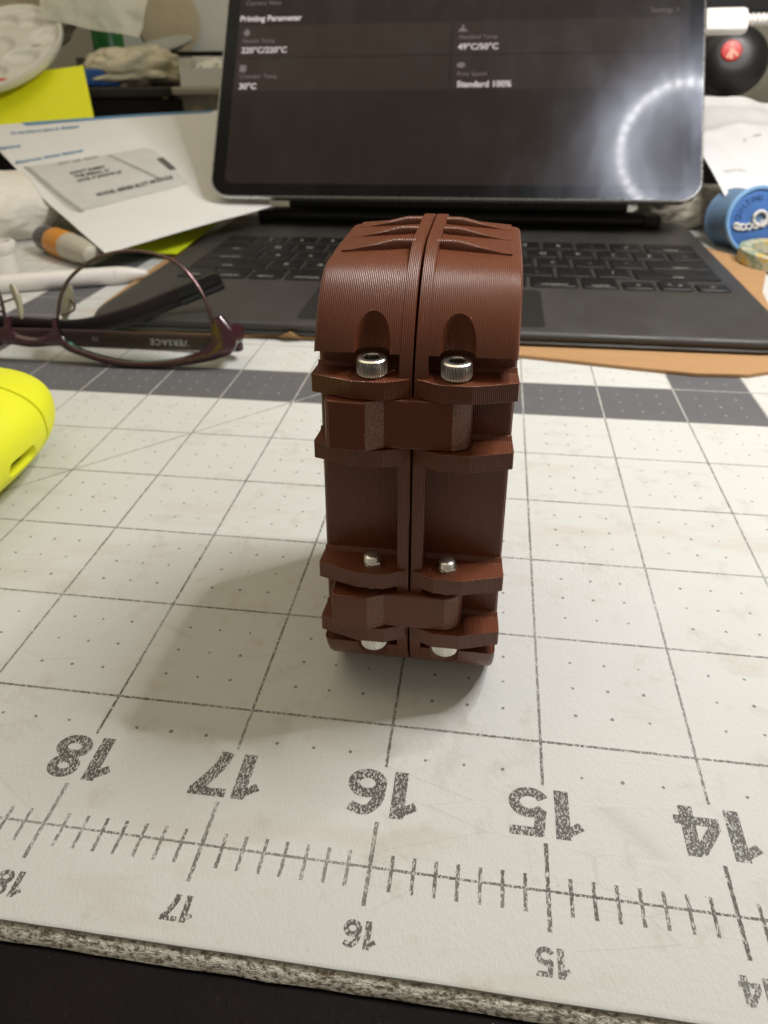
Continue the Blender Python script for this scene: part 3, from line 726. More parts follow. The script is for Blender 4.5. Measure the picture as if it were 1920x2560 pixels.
mb = temple([(-9.26, 6.32, 0.35), (-9.0, 6.62, 0.36), (-8.0, 6.80, 0.30), (-6.6, 6.86, 0.22), (-5.9, 6.92, 0.215), (-5.2, 7.12, 0.36), (-4.6, 7.36, 0.56), (-3.82, 7.62, 0.84)], lambda q: 0.24+0.08*q, 0.11)
tp2 = mb.build('temple', mat_simple('temple_dark', (0.014, 0.008, 0.009), 0.4, Specular_IOR_Level=0.3), gls, smooth=60); tp2['label'] = 'temple with thick black tip'
mb = temple([(-4.45, 7.412, 0.612), (-4.15, 7.51, 0.723), (-3.90, 7.595, 0.813), (-3.80, 7.63, 0.850)], lambda q: 0.335-0.03*max(0, q-0.8)*5, 0.135)
mb.build('temple_tip', mat_simple('black_tip', (0.008, 0.007, 0.007), 0.22), tp2, smooth=60)

# ------------------------------------------------------------------ yellow earbud case
t = NT('yellow_silicone'); v = t.coord()
yel_m = t.done(t.principled(t.mix(t.noise(v, 2, 3), (0.78, 0.80, 0.018), (0.84, 0.85, 0.03)), 0.55, 0.0, t.bump(t.noise(v, 120, 2), 0.001), Subsurface_Weight=0.15, Subsurface_Radius=(0.004, 0.004, 0.0008), Subsurface_Scale=0.5))
eb = thing('earbud_case', 'bright yellow rounded earbud case with a charging port in its side', 'earbud case', (-5.45, 2.4, 0.0))
EC, EH = Vector((-5.46, 2.04, 0.555)), Vector((1.36, 1.92, 0.555))
def sup(u_, v_):
    cu, su, cv, sv = math.cos(u_), math.sin(u_), math.cos(v_), math.sin(v_)
    f_ = lambda w, e: math.copysign(abs(w)**e, w)
    e1, e2 = 0.80, 0.74
    return Vector((EH.x*f_(cv, e1)*f_(cu, e2), EH.y*f_(cv, e1)*f_(su, e2), EH.z*f_(sv, e1))) + EC
mb = MB(); nu, nv = 96, 48
rings = [[tuple(sup(2*math.pi*j/nu, -math.pi/2 + math.pi*(i+0.5)/nv)) for j in range(nu)] for i in range(nv)]
mb.loft(rings)
ebo = mb.build('body', yel_m, eb, smooth=60)
pcut = MB(); pc_ = rrect(-0.22, 0.22, -0.075, 0.075, 0.07, 6)
pcut.loft([[(-4.42+d, 2.40+a, 0.44+b) for a, b in [(a*k, b*k) for a, b in pc_]] for d, k in ((0.0, 0.72), (0.12, 0.78), (0.26, 1.05), (0.45, 1.5))])
seam = MB(); seam.loft([[(EC.x+q*1.4*a, 2.955+w, EC.z+q*0.7*b) for a, b in rrect(-1, 1, -1, 1, 0.5, 8)] for q, w in ((1, -0.018), (1, 0.018))])
inner = MB(); inner.loft([[tuple(EC + (Vector(p)-EC)*0.972) for p in r] for r in rings])
# groove = thin slab minus the shrunken body
tmp = seam.build('seam_tmp', yel_m, eb, smooth=0); bool_cut(tmp, [inner])
md = ebo.modifiers.new('b', 'BOOLEAN'); md.operation = 'DIFFERENCE'; md.object = tmp; md.solver = 'EXACT'
bool_cut(ebo, [pcut]); bpy.data.objects.remove(tmp)
ebo.data.polygons.foreach_set('use_smooth', [True]*len(ebo.data.polygons)); ebo.data.set_sharp_from_angle(angle=R(40))
mb = MB(); mb.loft([[(-4.40+d, 2.40+a*k, 0.44+b*k) for a, b in pc_] for d, k in ((0.0, 0.74), (0.15, 0.76), (0.15, 0.66), (0.10, 0.62))]); mb.build('port', mat_simple('port_metal', (0.35, 0.33, 0.25), 0.25, 1.0), eb, smooth=40)

# ------------------------------------------------------------------ stylus, marker, bag and cap at the left
sty = thing('stylus', 'white stylus lying on the mat behind the eyeglasses', 'stylus', (-8.0, 9.5, 0.0))
a_, b_ = Vector((-10.6, 8.45, 0.178)), Vector((-6.28, 10.17, 0.178)); d_ = (b_-a_).normalized(); Ls = (b_-a_).length
mb = MB(); mb.lathe([(0.12, 0.0), (0.165, 0.03), (0.175, 0.08), (0.175, Ls-0.62)], 28, a_, d_); mb.build('barrel', white_pl, sty, smooth=50)
mb = MB(); mb.lathe([(0.174, Ls-0.615), (0.168, Ls-0.52), (0.145, Ls-0.34), (0.11, Ls-0.18), (0.072, Ls-0.06), (0.05, Ls-0.015), (0.02, Ls)], 28, a_, d_); mb.build('tip', white_pl, sty, smooth=60)
mk = thing('glue_marker', 'black and orange capped marker lying under the leaflet corner', 'marker', (-8.4, 11.2, 0.0))
a_ = Vector((-9.80, 12.40, 0.315)); d_ = Vector((0.80, -0.60, 0)).normalized()
mb = MB(); mb.lathe([(0.20, 0), (0.27, 0.05), (0.295, 0.2), (0.295, 0.62)], 28, a_, d_); mb.build('cap', mat_simple('black_gloss', (0.009, 0.008, 0.008), 0.3), mk, smooth=40)
mb = MB(); mb.lathe([(0.302, 0.622), (0.308, 0.65), (0.308, 1.32), (0.302, 1.35)], 28, a_, d_); mb.build('band', mat_simple('orange_plastic', (0.62, 0.24, 0.012), 0.4), mk, smooth=40)
mb = MB(); mb.lathe([(0.298, 1.352), (0.285, 1.8), (0.23, 2.2), (0.19, 2.45), (0.12, 2.5)], 28, a_, d_); mb.build('barrel', mat_simple('frosted_plastic', (0.50, 0.46, 0.38), 0.4), mk, smooth=40)
def lump(c, r, amp, freq, seed, nu=56, nv=32, flat=True):
    mb = MB(); rings = []
    for i in range(nv):
        v_ = -math.pi/2 + math.pi*(i+0.5)/nv; rg = []
        for j in range(nu):
            u_ = 2*math.pi*j/nu
            p = Vector((math.cos(v_)*math.cos(u_), math.cos(v_)*math.sin(u_), math.sin(v_)))
            q = p*freq + Vector((seed, seed*2, 0))
            k = 1 + amp*(abs(mnoise.noise(q))*1.6 - 0.35 + 0.5*abs(mnoise.noise(q*2.3)) + 0.22*mnoise.noise(q*5.1))
            w = Vector((p.x*r[0], p.y*r[1], p.z*r[2]))*k + Vector(c)
            if flat and w.z < 0.006: w.z = 0.006
            rg.append(tuple(w))
        rings.append(rg)
    return mb.loft(rings)
bagm = mat_simple('white_cloth', (0.74, 0.70, 0.62), 0.75, noise_amt=0.08, bump=0.012, bump_scale=14)
def leaf_z(y):                                         # the page lies over the marker, then climbs the clutter behind
    q = max(-1.0, min(1.0, (y-13.9)/1.2)); a = 0.43+0.14*(y-10.6); b = 0.892+0.262*(y-13.9)
    return a if q <= -1 else b if q >= 1 else a + (b-a)*(0.5+0.5*q) if q < 0 else a + (b-a)*(0.5+0.5*q)
pch = lump((-12.2, 13.8, 0.66), (1.95, 1.55, 0.95), 0.10, 1.5, 3, 120, 64)
def tuck(x, y, z):
    z += 0.045*math.sin(x*5.5+2.6*math.sin(y*1.3)+1.5*math.sin(x*1.9))*min(1, max(0, z)); y += 0.05*math.sin(x*6.2+2.2*math.sin(z*2.6))
    return (x, y, min(z, leaf_z(y)-0.06) if x > -7.5-(y-10.6)*0.98 else min(z, leaf_z(y)+0.9))
pch.v = [tuck(*p) for p in pch.v]
solo(pch, 'cloth_pouch', bagm, 'crumpled off white cloth pouch behind the stylus', 'pouch', (-12.0, 13.5, 0), smooth=70)
cap = MB(); cap.lathe([(0.30, 0.0), (0.31, 0.03), (0.30, 0.42), (0.34, 0.46), (0.36, 0.60), (0.34, 0.66), (0.26, 0.67), (0.25, 0.50)], 30, (-9.62, 10.45, 0.004))
solo(cap, 'bottle_cap', white_pl, 'short white plastic cap standing behind the stylus beside the pouch', 'cap', (-9.62, 10.45, 0.004), smooth=40)

# ------------------------------------------------------------------ papers
LO = Vector((-7.34, 10.6, 0.43))
def LP(x, y, d=0.0):
    w = 0.04*math.sin((x+13)*0.55)*min(1, max(0, y-11.5)/3.0)      # and is not quite flat
    return (x, y, leaf_z(y) + w + d)
t = NT('leaflet_paper'); v = t.coord()
paper_m = t.done(t.principled(t.mix(t.noise(v, 0.8, 3), (0.74, 0.74, 0.73), (0.80, 0.80, 0.80)), 0.6, 0.0, t.bump(t.noise(v, 1.2, 2), 0.03)))
lf = thing('leaflet', 'white printed leaflet with a blue heading bar lying across the clutter beside the tablet', 'leaflet', tuple(LO))
def quadsheet(P4, n, fn, th):
    mb = MB(); N = n+1; vs = []
    for d in (0.0, th):
        for i in range(N):
            for j in range(N):
                u_, v_ = i/n, j/n
                x = (1-u_)*(1-v_)*P4[0][0]+u_*(1-v_)*P4[1][0]+u_*v_*P4[2][0]+(1-u_)*v_*P4[3][0]
                y = (1-u_)*(1-v_)*P4[0][1]+u_*(1-v_)*P4[1][1]+u_*v_*P4[2][1]+(1-u_)*v_*P4[3][1]
                vs.append(fn(x, y, d))
    fs = []; K = N*N
    for i in range(n):
        for j in range(n):
            a = i*N+j; q = (a, a+N, a+N+1, a+1); fs.append(q); fs.append(tuple(K+k for k in reversed(q)))
    for i in range(n):
        for a, b in (((i)*N, (i+1)*N), (i*N+n, (i+1)*N+n), (i, i+1), (n*N+i, n*N+i+1)): fs.append((a, b, K+b, K+a))
    return mb.add(vs, fs)
mb = quadsheet([(-7.34, 10.6), (-4.70, 13.75), (-8.0, 19.9), (-15.3, 18.72)], 30, LP, 0.012)
mb.build('page', paper_m, lf, smooth=60)
ink_b = mat_simple('print_blue', (0.10, 0.26, 0.46), 0.6); ink_k = mat_simple('print_black', (0.10, 0.10, 0.10), 0.6); ink_g = mat_simple('print_grey', (0.36, 0.36, 0.35), 0.6)
ink_lg = mat_simple('print_light_grey', (0.60, 0.60, 0.585), 0.6)
def lpoly(pl, m_, name, h=0.022):
    # fan of small faces so that the print follows the page
    mb = MB(); n = len(pl); N = 10
    cx, cy = sum(p[0] for p in pl)/n, sum(p[1] for p in pl)/n
    ring = []
    for i in range(n):
        a, b = pl[i], pl[(i+1) % n]
        for k in range(6): ring.append((a[0]+(b[0]-a[0])*k/6, a[1]+(b[1]-a[1])*k/6))
    M_ = len(ring); vs = [LP(cx, cy, h)]
    for r_ in range(1, 5): vs += [LP(cx+(x-cx)*r_/4, cy+(y-cy)*r_/4, h) for x, y in ring]
    fs = [(0, 1+k, 1+(k+1) % M_) for k in range(M_)]
    for r_ in range(3):
        for k in range(M_): fs.append((1+r_*M_+k, 1+(r_+1)*M_+k, 1+(r_+1)*M_+(k+1) % M_, 1+r_*M_+(k+1) % M_))
    mb.add(vs, fs); return mb.build(name, m_, lf, smooth=0)
def ltext(s_, p0, p1, size, m_, h=0.024):
    vf = text_mb(s_, size, offset=0.007); xm = max(q[0] for q in vf[0])
    d = Vector((p1[0]-p0[0], p1[1]-p0[1])); L_ = d.length; d /= L_; nrm = Vector((-d.y, d.x))
    mb = MB(); mb.add([LP(p0[0]+d.x*x*L_/xm+nrm.x*y*1.6, p0[1]+d.y*x*L_/xm+nrm.y*y*1.6, h) for x, y, z in vf[0]], vf[1]); mb.build('print_text', m_, lf, smooth=0)
lpoly([(-13.97, 18.96), (-13.66, 18.70), (-11.59, 19.06), (-8.2, 19.66), (-8.1, 19.85), (-11.76, 19.26)], ink_b, 'print_bar')
ltext('To hardware type in Release', (-13.83, 18.0), (-11.84, 18.45), 0.19, ink_b)
ltext('Support', (-13.75, 16.85), (-12.93, 17.02), 0.22, ink_b)
ltext('Electronic device features', (-12.41, 15.86), (-10.83, 16.67), 0.18, ink_b)
lpoly([(-12.04, 15.64), (-9.32, 13.01), (-9.12, 13.07), (-8.25, 13.97), (-7.15, 14.86), (-8.76, 16.76), (-9.16, 16.97), (-10.05, 16.43)], ink_lg, 'print_picture', 0.022)
lpoly([(-12.07, 15.68), (-11.90, 15.66), (-9.0, 13.01), (-9.13, 12.95)], ink_g, 'print_picture', 0.030)
lpoly([(-10.05, 16.43), (-9.92, 16.43), (-7.95, 15.08), (-8.02, 15.0)], ink_g, 'print_picture', 0.030)
lpoly([(-8.53, 16.23), (-8.39, 16.34), (-7.75, 15.65), (-7.88, 15.54)], ink_k, 'print_picture', 0.030)
ltext('MUT  USB  BOOT', (-11.11, 15.76), (-10.17, 16.24), 0.12, ink_g, 0.034)
ltext("DON'T INSERT", (-10.46, 15.16), (-9.69, 15.60), 0.14, ink_k, 0.034)
ltext('THE SERIAL N', (-10.25, 14.96), (-9.49, 15.39), 0.14, ink_k, 0.034)
ltext('UNTIL IT SHOWS UP', (-10.06, 14.74), (-9.09, 15.30), 0.14, ink_k, 0.034)
ltext('MODEL SERIES SLOT MODULE', (-9.16, 13.97), (-7.62, 15.08), 0.18, ink_k, 0.034)
# yellow green sheet that peeks out beneath the leaflet
t = NT('neon_paper'); v = t.coord()
neon = t.done(t.principled(t.mix(t.noise(v, 1, 3), (0.62, 0.74, 0.008), (0.70, 0.80, 0.012)), 0.65, 0.0, t.bump(t.noise(v, 1.5, 2), 0.03)))
mb = quadsheet([(-8.0, 12.05), (-6.32, 11.75), (-6.12, 15.2), (-8.6, 15.4)], 10, lambda x, y, d: (x, y, 0.16+max(0, (y-11.75))*0.075+d+0.02*math.sin(x*3)), 0.010)
solo(mb, 'neon_note', neon, 'neon green paper note peeking out beneath the leaflet beside the keyboard', 'paper', (-7.2, 13.5, 0.1), smooth=60)
YA = R(45); yo = Vector((-12.36, 20.72, 2.29))
def YP(x, b, d=0.0): return tuple(yo + Vector((x, 0, 0)) + Vector((0, math.cos(YA), math.sin(YA)))*b + Vector((0, -math.sin(YA), math.cos(YA)))*d)
neon2 = mat_simple('neon_yellow_paper', (0.80, 0.80, 0.008), 0.65, noise_amt=0.04)
mb = quadsheet([(0.10, -0.6), (-0.99, 2.03), (-5.2, 1.45), (-5.2, -0.7)], 10, YP, 0.012)
solo(mb, 'neon_folder', neon2, 'bright neon yellow sheet leaning on the black box under the paint palette', 'paper', tuple(yo), smooth=60)

# ------------------------------------------------------------------ clutter at the left rear
blk = mat_simple('black_case', (0.008, 0.006, 0.006), 0.7, bump=0.01, Specular_IOR_Level=0.2)
bb_ = thing('storage_box', 'low black storage box behind the leaflet with bags piled on top', 'box', (-13, 23, 0.0))
mb = MB(); mb.box(-17.6, -9.98, 21.9, 24.6, 0.0, 2.72); mb.build('body', blk, bb_, bevel=0.06)
mb = MB(); mb.box(-17.7, -10.22, 21.8, 24.7, 2.74, 3.06); mb.build('lid', mat_simple('black_lid', (0.022, 0.018, 0.015), 0.6, Specular_IOR_Level=0.3), bb_, bevel=0.06)
# paint palette: oval tray with wells
PA = R(34); po_ = Vector((-15.78, 20.62, 3.06)); pu = Vector((0, math.cos(PA), math.sin(PA))); pn = Vector((0, -math.sin(PA), math.cos(PA)))
wells = [(-15.95, 3.62, 0.62, 0.36), (-15.00, 2.80, 0.52, 0.44), (-15.45, 1.72, 0.60, 0.42), (-16.25, 0.95, 0.55, 0.38), (-16.9, 3.75, 0.55, 0.36), (-17.8, 3.3, 0.5, 0.45), (-17.4, 1.1, 0.5, 0.4), (-16.7, 2.35, 0.75, 0.55)]
mb = MB(); rings = []; pcx, pcy, prx, pry = -16.55, 2.20, 2.22, 2.30
NR, NA = 34, 96
def palz(x, y):
    z = 0
    for wx, wy, rx, ry in wells:
        q = math.hypot((x-wx)/rx, (y-wy)/ry)
        if q < 1: z -= 0.17*min(1, (1-q)*2.4)**0.6
    return z
vs = []; fs = []
for i in range(NR+1):
    rr = i/NR
    for j in range(NA):
        a = 2*math.pi*j/NA; x = pcx+prx*rr*math.cos(a); y = pcy+pry*rr*math.sin(a)
        z = palz(x, y) + (0.10*max(0, (rr-0.92)/0.08))
        vs.append(tuple(po_ + Vector((x-po_.x, 0, 0)) + pu*y + pn*z))
for i in range(NR):
    for j in range(NA): fs.append((i*NA+j, (i+1)*NA+j, (i+1)*NA+(j+1) % NA, i*NA+(j+1) % NA))
k0 = len(vs)
for q, dz in ((1.03, 0.10), (1.035, 0.0), (1.0, -0.16), (0.0, -0.24)):
    for j in range(NA):
        a = 2*math.pi*j/NA; vs.append(tuple(po_ + Vector((pcx+prx*q*math.cos(a)-po_.x, 0, 0)) + pu*(pcy+pry*q*math.sin(a)) + pn*dz))
prev = NR*NA
for r_ in range(4):
    for j in range(NA): fs.append((prev+j, k0+r_*NA+j, k0+r_*NA+(j+1) % NA, prev+(j+1) % NA))
    prev = k0+r_*NA
mb.add(vs, fs)
pal = thing('paint_palette', 'white oval plastic paint palette with round wells and a red paint smear', 'palette', tuple(po_))
mb.build('tray', mat_simple('palette_plastic', (0.66, 0.64, 0.57), 0.22, noise_amt=0.06), pal, smooth=50)
def smear(pl, m_):
    mb = MB(); n = len(pl)
    mb.add([tuple(po_ + Vector((x-po_.x, 0, 0)) + pu*y + pn*(palz(x, y)+0.012)) for x, y in pl], [tuple(range(n))]); mb.build('paint_smear', m_, pal, smooth=0)
redp = mat_simple('red_paint', (0.60, 0.07, 0.015), 0.35)
smear([(-16.02, 0.50), (-15.85, 0.42), (-15.60, 0.47), (-15.45, 0.58), (-15.65, 0.60), (-15.85, 0.60)], redp)
smear([(-15.30, 2.22), (-15.05, 2.36), (-14.98, 2.42), (-15.2, 2.34)], mat_simple('brown_paint', (0.22, 0.07, 0.04), 0.4))
# crumpled bags
def crumple(P4, n, amp, freq, seed, th=0.02):
    cs = [Vector(p) for p in P4]; nrm = (cs[1]-cs[0]).cross(cs[3]-cs[0]).normalized()
    def fn(u_, v_, d):
        p = cs[0]*(1-u_)*(1-v_)+cs[1]*u_*(1-v_)+cs[2]*u_*v_+cs[3]*(1-u_)*v_
        q = p*freq + Vector((seed, 0, seed*3))
        h = amp*(abs(mnoise.noise(q))*2-0.5 + 0.6*abs(mnoise.noise(q*2.1)) + 0.25*mnoise.noise(q*4.7))
        return tuple(p + nrm*(h+d) + Vector((amp*0.5*mnoise.noise(q*1.3+Vector((9, 9, 9))), 0, amp*0.4*mnoise.noise(q*1.7))))
    return quadsheet([(0, 0), (1, 0), (1, 1), (0, 1)], n, fn, th)
def film(name, col, rough, alpha):
    t = NT(name); v = t.coord(); p = t.principled(t.mix(t.noise(v, 1.2, 4), tuple(x*0.85 for x in col), col), rough, 0, t.bump(t.noise(v, 3, 3, 0.6), 0.08))
    tr = t.n('ShaderNodeBsdfTransparent'); mx = t.n('ShaderNodeMixShader'); mx.inputs[0].default_value = alpha
    t.put(mx.inputs[1], tr.outputs[0]); t.put(mx.inputs[2], p); return t.done(mx.outputs[0])
film_m = film('zip_bag_film', (0.70, 0.68, 0.57), 0.22, 0.48)
beige_m = film('beige_bag', (0.62, 0.57, 0.40), 0.35, 0.95)
solo(crumple([(-15.3, 23.4, 5.22), (-11.7, 23.2, 4.50), (-11.5, 24.6, 6.8), (-15.6, 24.8, 7.4)], 30, 0.10, 0.6, 2), 'zip_bag', film_m, 'clear grey zip bag with folded edge lying behind the paint palette', 'plastic bag', (-13.5, 24, 4.2), smooth=60)
solo(lump((-12.25, 23.3, 3.62), (1.75, 0.95, 0.66), 0.30, 1.7, 8, flat=False), 'packing_bag', beige_m, 'crumpled beige translucent bag lying on top of the black storage box', 'plastic bag', (-12.2, 23.3, 3.1), smooth=70)
bl = MB(); bl.box(-13.75, -12.35, 22.45, 22.95, 3.07, 3.62)
solo(bl, 'blue_packet', mat_simple('blue_foil', (0.015, 0.10, 0.34), 0.35, noise_amt=0.3, bump=0.03), 'small glossy blue packet on the black storage box beside the palette', 'packet', (-13, 22.2, 3.07), bevel=0.08)
solo(lump((-17.6, 26.8, 5.2), (1.7, 0.7, 1.0), 0.2, 1.4, 21, flat=False), 'foam_bag', mat_simple('tan_foam', (0.40, 0.34, 0.24), 0.6, bump=0.03), 'tan crumpled bag behind the far rim of the paint palette', 'bag', (-17.6, 26.8, 4.2), smooth=70)
# clear organiser with a small white box on it
cbx = thing('organiser_box', 'clear plastic organiser box with orange pieces inside, left of the tablet', 'box', (-9.2, 22.8, 0.0))
clear_m = film('organiser_plastic', (0.58, 0.55, 0.45), 0.15, 0.25)
mb = MB()
for a in ((-10.18, -10.10, 22.0, 23.8), (-7.9, -7.82, 22.0, 23.8), (-10.10, -7.9, 22.0, 22.08), (-10.10, -7.9, 23.72, 23.8)): mb.box(a[0], a[1], a[2], a[3], 0.09, 2.80)
mb.box(-10.18, -7.82, 22.0, 23.8, 0.0, 0.085); mb.build('body', clear_m, cbx, smooth=0)
mb = MB(); mb.box(-10.42, -7.7, 21.85, 23.9, 2.82, 3.05); mb.build('lid', film('organiser_lid', (0.52, 0.48, 0.38), 0.2, 0.85), cbx, bevel=0.05)
mb = MB(); mb.box(-10.62, -10.42, 21.9, 22.15, 2.70, 2.95); mb.build('latch', mat_simple('latch_plastic', (0.66, 0.62, 0.48), 0.3), cbx, bevel=0.05)
org = mat_simple('orange_piece', (0.62, 0.30, 0.14), 0.6)
for xx in (-9.65, -8.75):
    mb = MB(); mb.loft([[(xx-0.34, y, 0.10), (xx+0.42, y, 0.10), (xx+0.30, y, 2.05), (xx+0.10, y, 2.5), (xx-0.12, y, 2.35), (xx-0.30, y, 2.0)] for y in (22.2, 22.6)])
    solo(mb, 'foam_wedge', org, ('orange wedge shaped piece in the clear organiser box by its latch' if xx < -9 else 'orange wedge shaped piece in the clear organiser box by the tablet'), 'foam piece', (xx, 22.4, 0.1), smooth=30, bevel=0.03)
wb = thing('gift_box', 'small white open box standing on the clear organiser box', 'box', (-9.2, 22.6, 3.06))
wm = mat_simple('white_card', (0.88, 0.87, 0.83), 0.5, noise_amt=0.04)
mb = MB(); mb.box(-10.05, -8.15, 22.25, 22.30, 3.06, 3.62); mb.box(-10.05, -10.0, 22.30, 23.5, 3.06, 3.92); mb.box(-8.2, -8.15, 22.30, 23.5, 3.06, 3.92); mb.box(-10.0, -8.2, 23.45, 23.5, 3.06, 3.95); mb.box(-10.0, -8.2, 22.30, 23.45, 3.06, 3.10); mb.build('carton', wm, wb, smooth=0)
mb = lump((-9.05, 22.95, 3.42), (0.72, 0.45, 0.40), 0.35, 3.0, 5, 40, 24, flat=False); mb.build('tissue', wm, wb, smooth=70)
# big pale bin with a dark tray in front of it
binm = mat_simple('bin_plastic', (0.62, 0.62, 0.53), 0.45, noise_amt=0.2, noise_scale=0.5)
bn = thing('storage_bin', 'large pale grey plastic bin with a round tan mark behind the tablet', 'bin', (-12, 29.5, 0.0))
mb = MB(); mb.loft([[(x, y, z) for x, y in rrect(-15.6-k, -7.2+k, 28.0-k, 33+k, 0.9, 6)] for z, k in ((0.0, -0.5), (4.6, 0.0), (9.5, 0.5))]); mb.build('body', binm, bn, smooth=50)
mb = MB(); mb.lathe([(1.25, 0.0), (1.3, 0.03), (1.15, 0.05), (0.72, 0.05)], 36, (-12.55, 27.85, 5.2), (0.0, -1, -0.10)); mb.build('round_mark', mat_simple('tan_mark', (0.50, 0.42, 0.27), 0.6), bn, smooth=40)
dk = MB(); dk.loft([[(x, y, z) for x, y in rrect(-13.2-k, -8.0+k, 25.4-k, 27.3+k, 0.6, 6)] for z, k in ((3.40, -0.25), (4.02, 0.0), (4.10, 0.03))])
dk.box(-12.6, -8.6, 25.8, 27.0, 0.0, 3.38)
solo(dk, 'dark_tray', mat_simple('tray_black', (0.014, 0.013, 0.012), 0.5), 'dark tray on a black stand behind the small white box', 'tray', (-10.6, 26.4, 0), smooth=40)
dl = MB(); dl.lathe([(0.0, 0.0), (0.8, 0.03), (1.15, 0.16), (1.2, 0.24), (1.1, 0.24), (0.75, 0.12), (0.0, 0.1)], 36, (-12.2, 26.2, 4.12), (-0.12, -0.25, 1), caps=False)
solo(dl, 'saucer', mat_simple('grey_saucer', (0.34, 0.36, 0.33), 0.3), 'pale grey saucer resting tilted on the dark tray', 'saucer', (-12.2, 26.2, 4.12), smooth=60)
gb = MB(); gb.box(-15.2, -10.0, 25.1, 25.38, 0.0, 3.95)
solo(gb, 'grey_panel', mat_simple('olive_grey', (0.135, 0.13, 0.10), 0.7), 'flat olive grey board standing behind the black storage box', 'board', (-12.6, 25.2, 0), bevel=0.04)
gr = MB(); gr.lathe([(0.0, 0.0), (0.55, 0.02), (0.6, 0.6), (0.45, 1.1), (0.2, 1.3), (0.2, 1.5)], 24, (-14.25, 26.4, 5.75), (0.35, 0, -1))
gr = MB(); gr.lathe([(0.55, 0.0), (0.58, 0.1), (0.58, 5.1), (0.40, 5.5), (0.25, 5.6), (0.25, 6.2)], 24, (-14.55, 26.6, 0.0))
gm = thing('green_bottle', 'dark green bottle standing behind the zip bag', 'bottle', (-14.55, 26.6, 0))
gr.v = [(x, y, z) for x, y, z in gr.v]
gr.build('body', mat_simple('green_plastic', (0.012, 0.14, 0.025), 0.35), gm, smooth=40)
mb = MB(); mb.lathe([(0.33, 6.0), (0.34, 6.05), (0.34, 6.6), (0.3, 6.65)], 24, (-14.55, 26.6, 0.0)); mb.build('cap', white_pl, gm, smooth=40)

# ------------------------------------------------------------------ right side: sheet, tripod, spool, tape
def RP(x, b, d=0.0):
    # page curls: rises from its front corner to the tripod
    y = 14.35 + b*0.915; z = 0.92 + b*0.40 + 0.14*math.sin(b*0.9+0.4) + 0.10*math.sin((x-5)*2.6+b*0.9) + 0.05*math.sin((x-5)*5+b*2.1)
    return (x, y - d*0.4, z + d*0.9)
t = NT('manual_paper'); v = t.coord()
man_m = t.done(t.principled(t.mix(t.noise(v, 0.9, 3), (0.70, 0.69, 0.69), (0.77, 0.76, 0.76)), 0.6, 0.0, t.bump(t.noise(v, 1.6, 2), 0.03)))
ms = thing('instruction_sheet', 'curled white instruction sheet lying over the spool beside the tablet', 'paper', (6.2, 15.5, 0.92))
mb = quadsheet([(5.56, 0.0), (8.0, 0.75), (8.6, 5.2), (4.9, 5.0)], 24, RP, 0.012); mb.build('page', man_m, ms, smooth=60)
vf = text_mb('aquaruby', 0.16); mb = MB(); mb.add([RP(5.70+x*0.9-y*0.3, 0.98+x*0.25+y*1.3, 0.017) for x, y, z in vf[0]], vf[1]); mb.build('print_text', ink_g, ms, smooth=0)
vf = text_mb('n - ma', 0.16); mb = MB(); mb.add([RP(6.42+x, 2.55+y*1.3+x*0.1, 0.017) for x, y, z in vf[0]], vf[1]); mb.build('print_text', ink_k, ms, smooth=0)
tri = thing('mini_tripod', 'black mini tripod head with a round red badge beside the tablet', 'tripod', (7.0, 21.0, 0.0))
trm = mat_simple('tripod_black', (0.012, 0.0115, 0.012), 0.38)
tc_ = Vector((6.95, 20.95, 3.72)); ta = Vector((-0.10, -0.95, 0.22)).normalized()
mb = MB(); mb.lathe([(0.55, -0.75), (0.86, -0.62), (0.96, -0.30), (0.97, 0.02), (0.90, 0.24), (0.74, 0.38), (0.45, 0.46), (0.30, 0.47)], 40, tc_, ta); mb.build('ball_head', trm, tri, smooth=50)
bc = tc_ + ta*0.44 + Vector((-0.12, 0, 0.16))
mb = MB(); mb.lathe([(0.28, -0.06), (0.275, 0.02), (0.25, 0.045), (0.0, 0.05)], 36, bc, ta, caps=False); bd = mb.build('badge', mat_simple('badge_red', (0.62, 0.012, 0.010), 0.22), tri, smooth=40)
e1 = ta.cross(Vector((0, 0, 1))).normalized(); e2 = e1.cross(ta).normalized()
cream = mat_simple('badge_mark', (0.80, 0.42, 0.28), 0.4)
mb = MB()
for pl in ([(0.0, 0.08), (0.035, 0.04), (-0.17, -0.19), (-0.235, -0.13)], [(-0.035, 0.02), (0.04, 0.02), (0.035, -0.26), (-0.06, -0.255)], [(-0.02, 0.07), (0.02, 0.08), (0.16, -0.215), (0.075, -0.235)], [(-0.03, 0.15), (0.055, 0.15), (0.055, 0.25), (-0.01, 0.25)]):
    mb.add([tuple(bc + e1*a*0.85 + e2*b*0.85 + ta*(0.052 + 0.001*len(mb.v)/4)) for a, b in pl], [(0, 1, 2, 3)])
mb.build('badge_emblem', cream, bd, smooth=0)
mb = MB(); mb.lathe([(0.45, 0.0), (0.5, 0.2), (0.42, 1.0), (0.36, 2.6), (0.5, 2.9)], 24, (7.05, 21.35, 0.3)); mb.build('column', trm, tri, smooth=40)
for a in (100, 220, 340):
    mb = MB(); mb.tube([(7.05, 21.35, 1.5), (7.05+1.1*math.cos(R(a)), 21.35+1.1*math.sin(R(a)), 0.75), (7.05+1.9*math.cos(R(a)), 21.35+1.9*math.sin(R(a)), 0.10)], [0.22, 0.18, 0.10], 12); mb.build('leg', trm, tri, smooth=60)
db = MB(); db.box(5.9, 12.0, 24.0, 26.0, 0.0, 6.5)
db = MB(); db.box(6.55, 13.0, 25.0, 27.0, 5.05, 6.6); db.box(7.2, 7.6, 25.2, 26.8, 0.0, 5.04); db.box(12.2, 12.6, 25.2, 26.8, 0.0, 5.04)
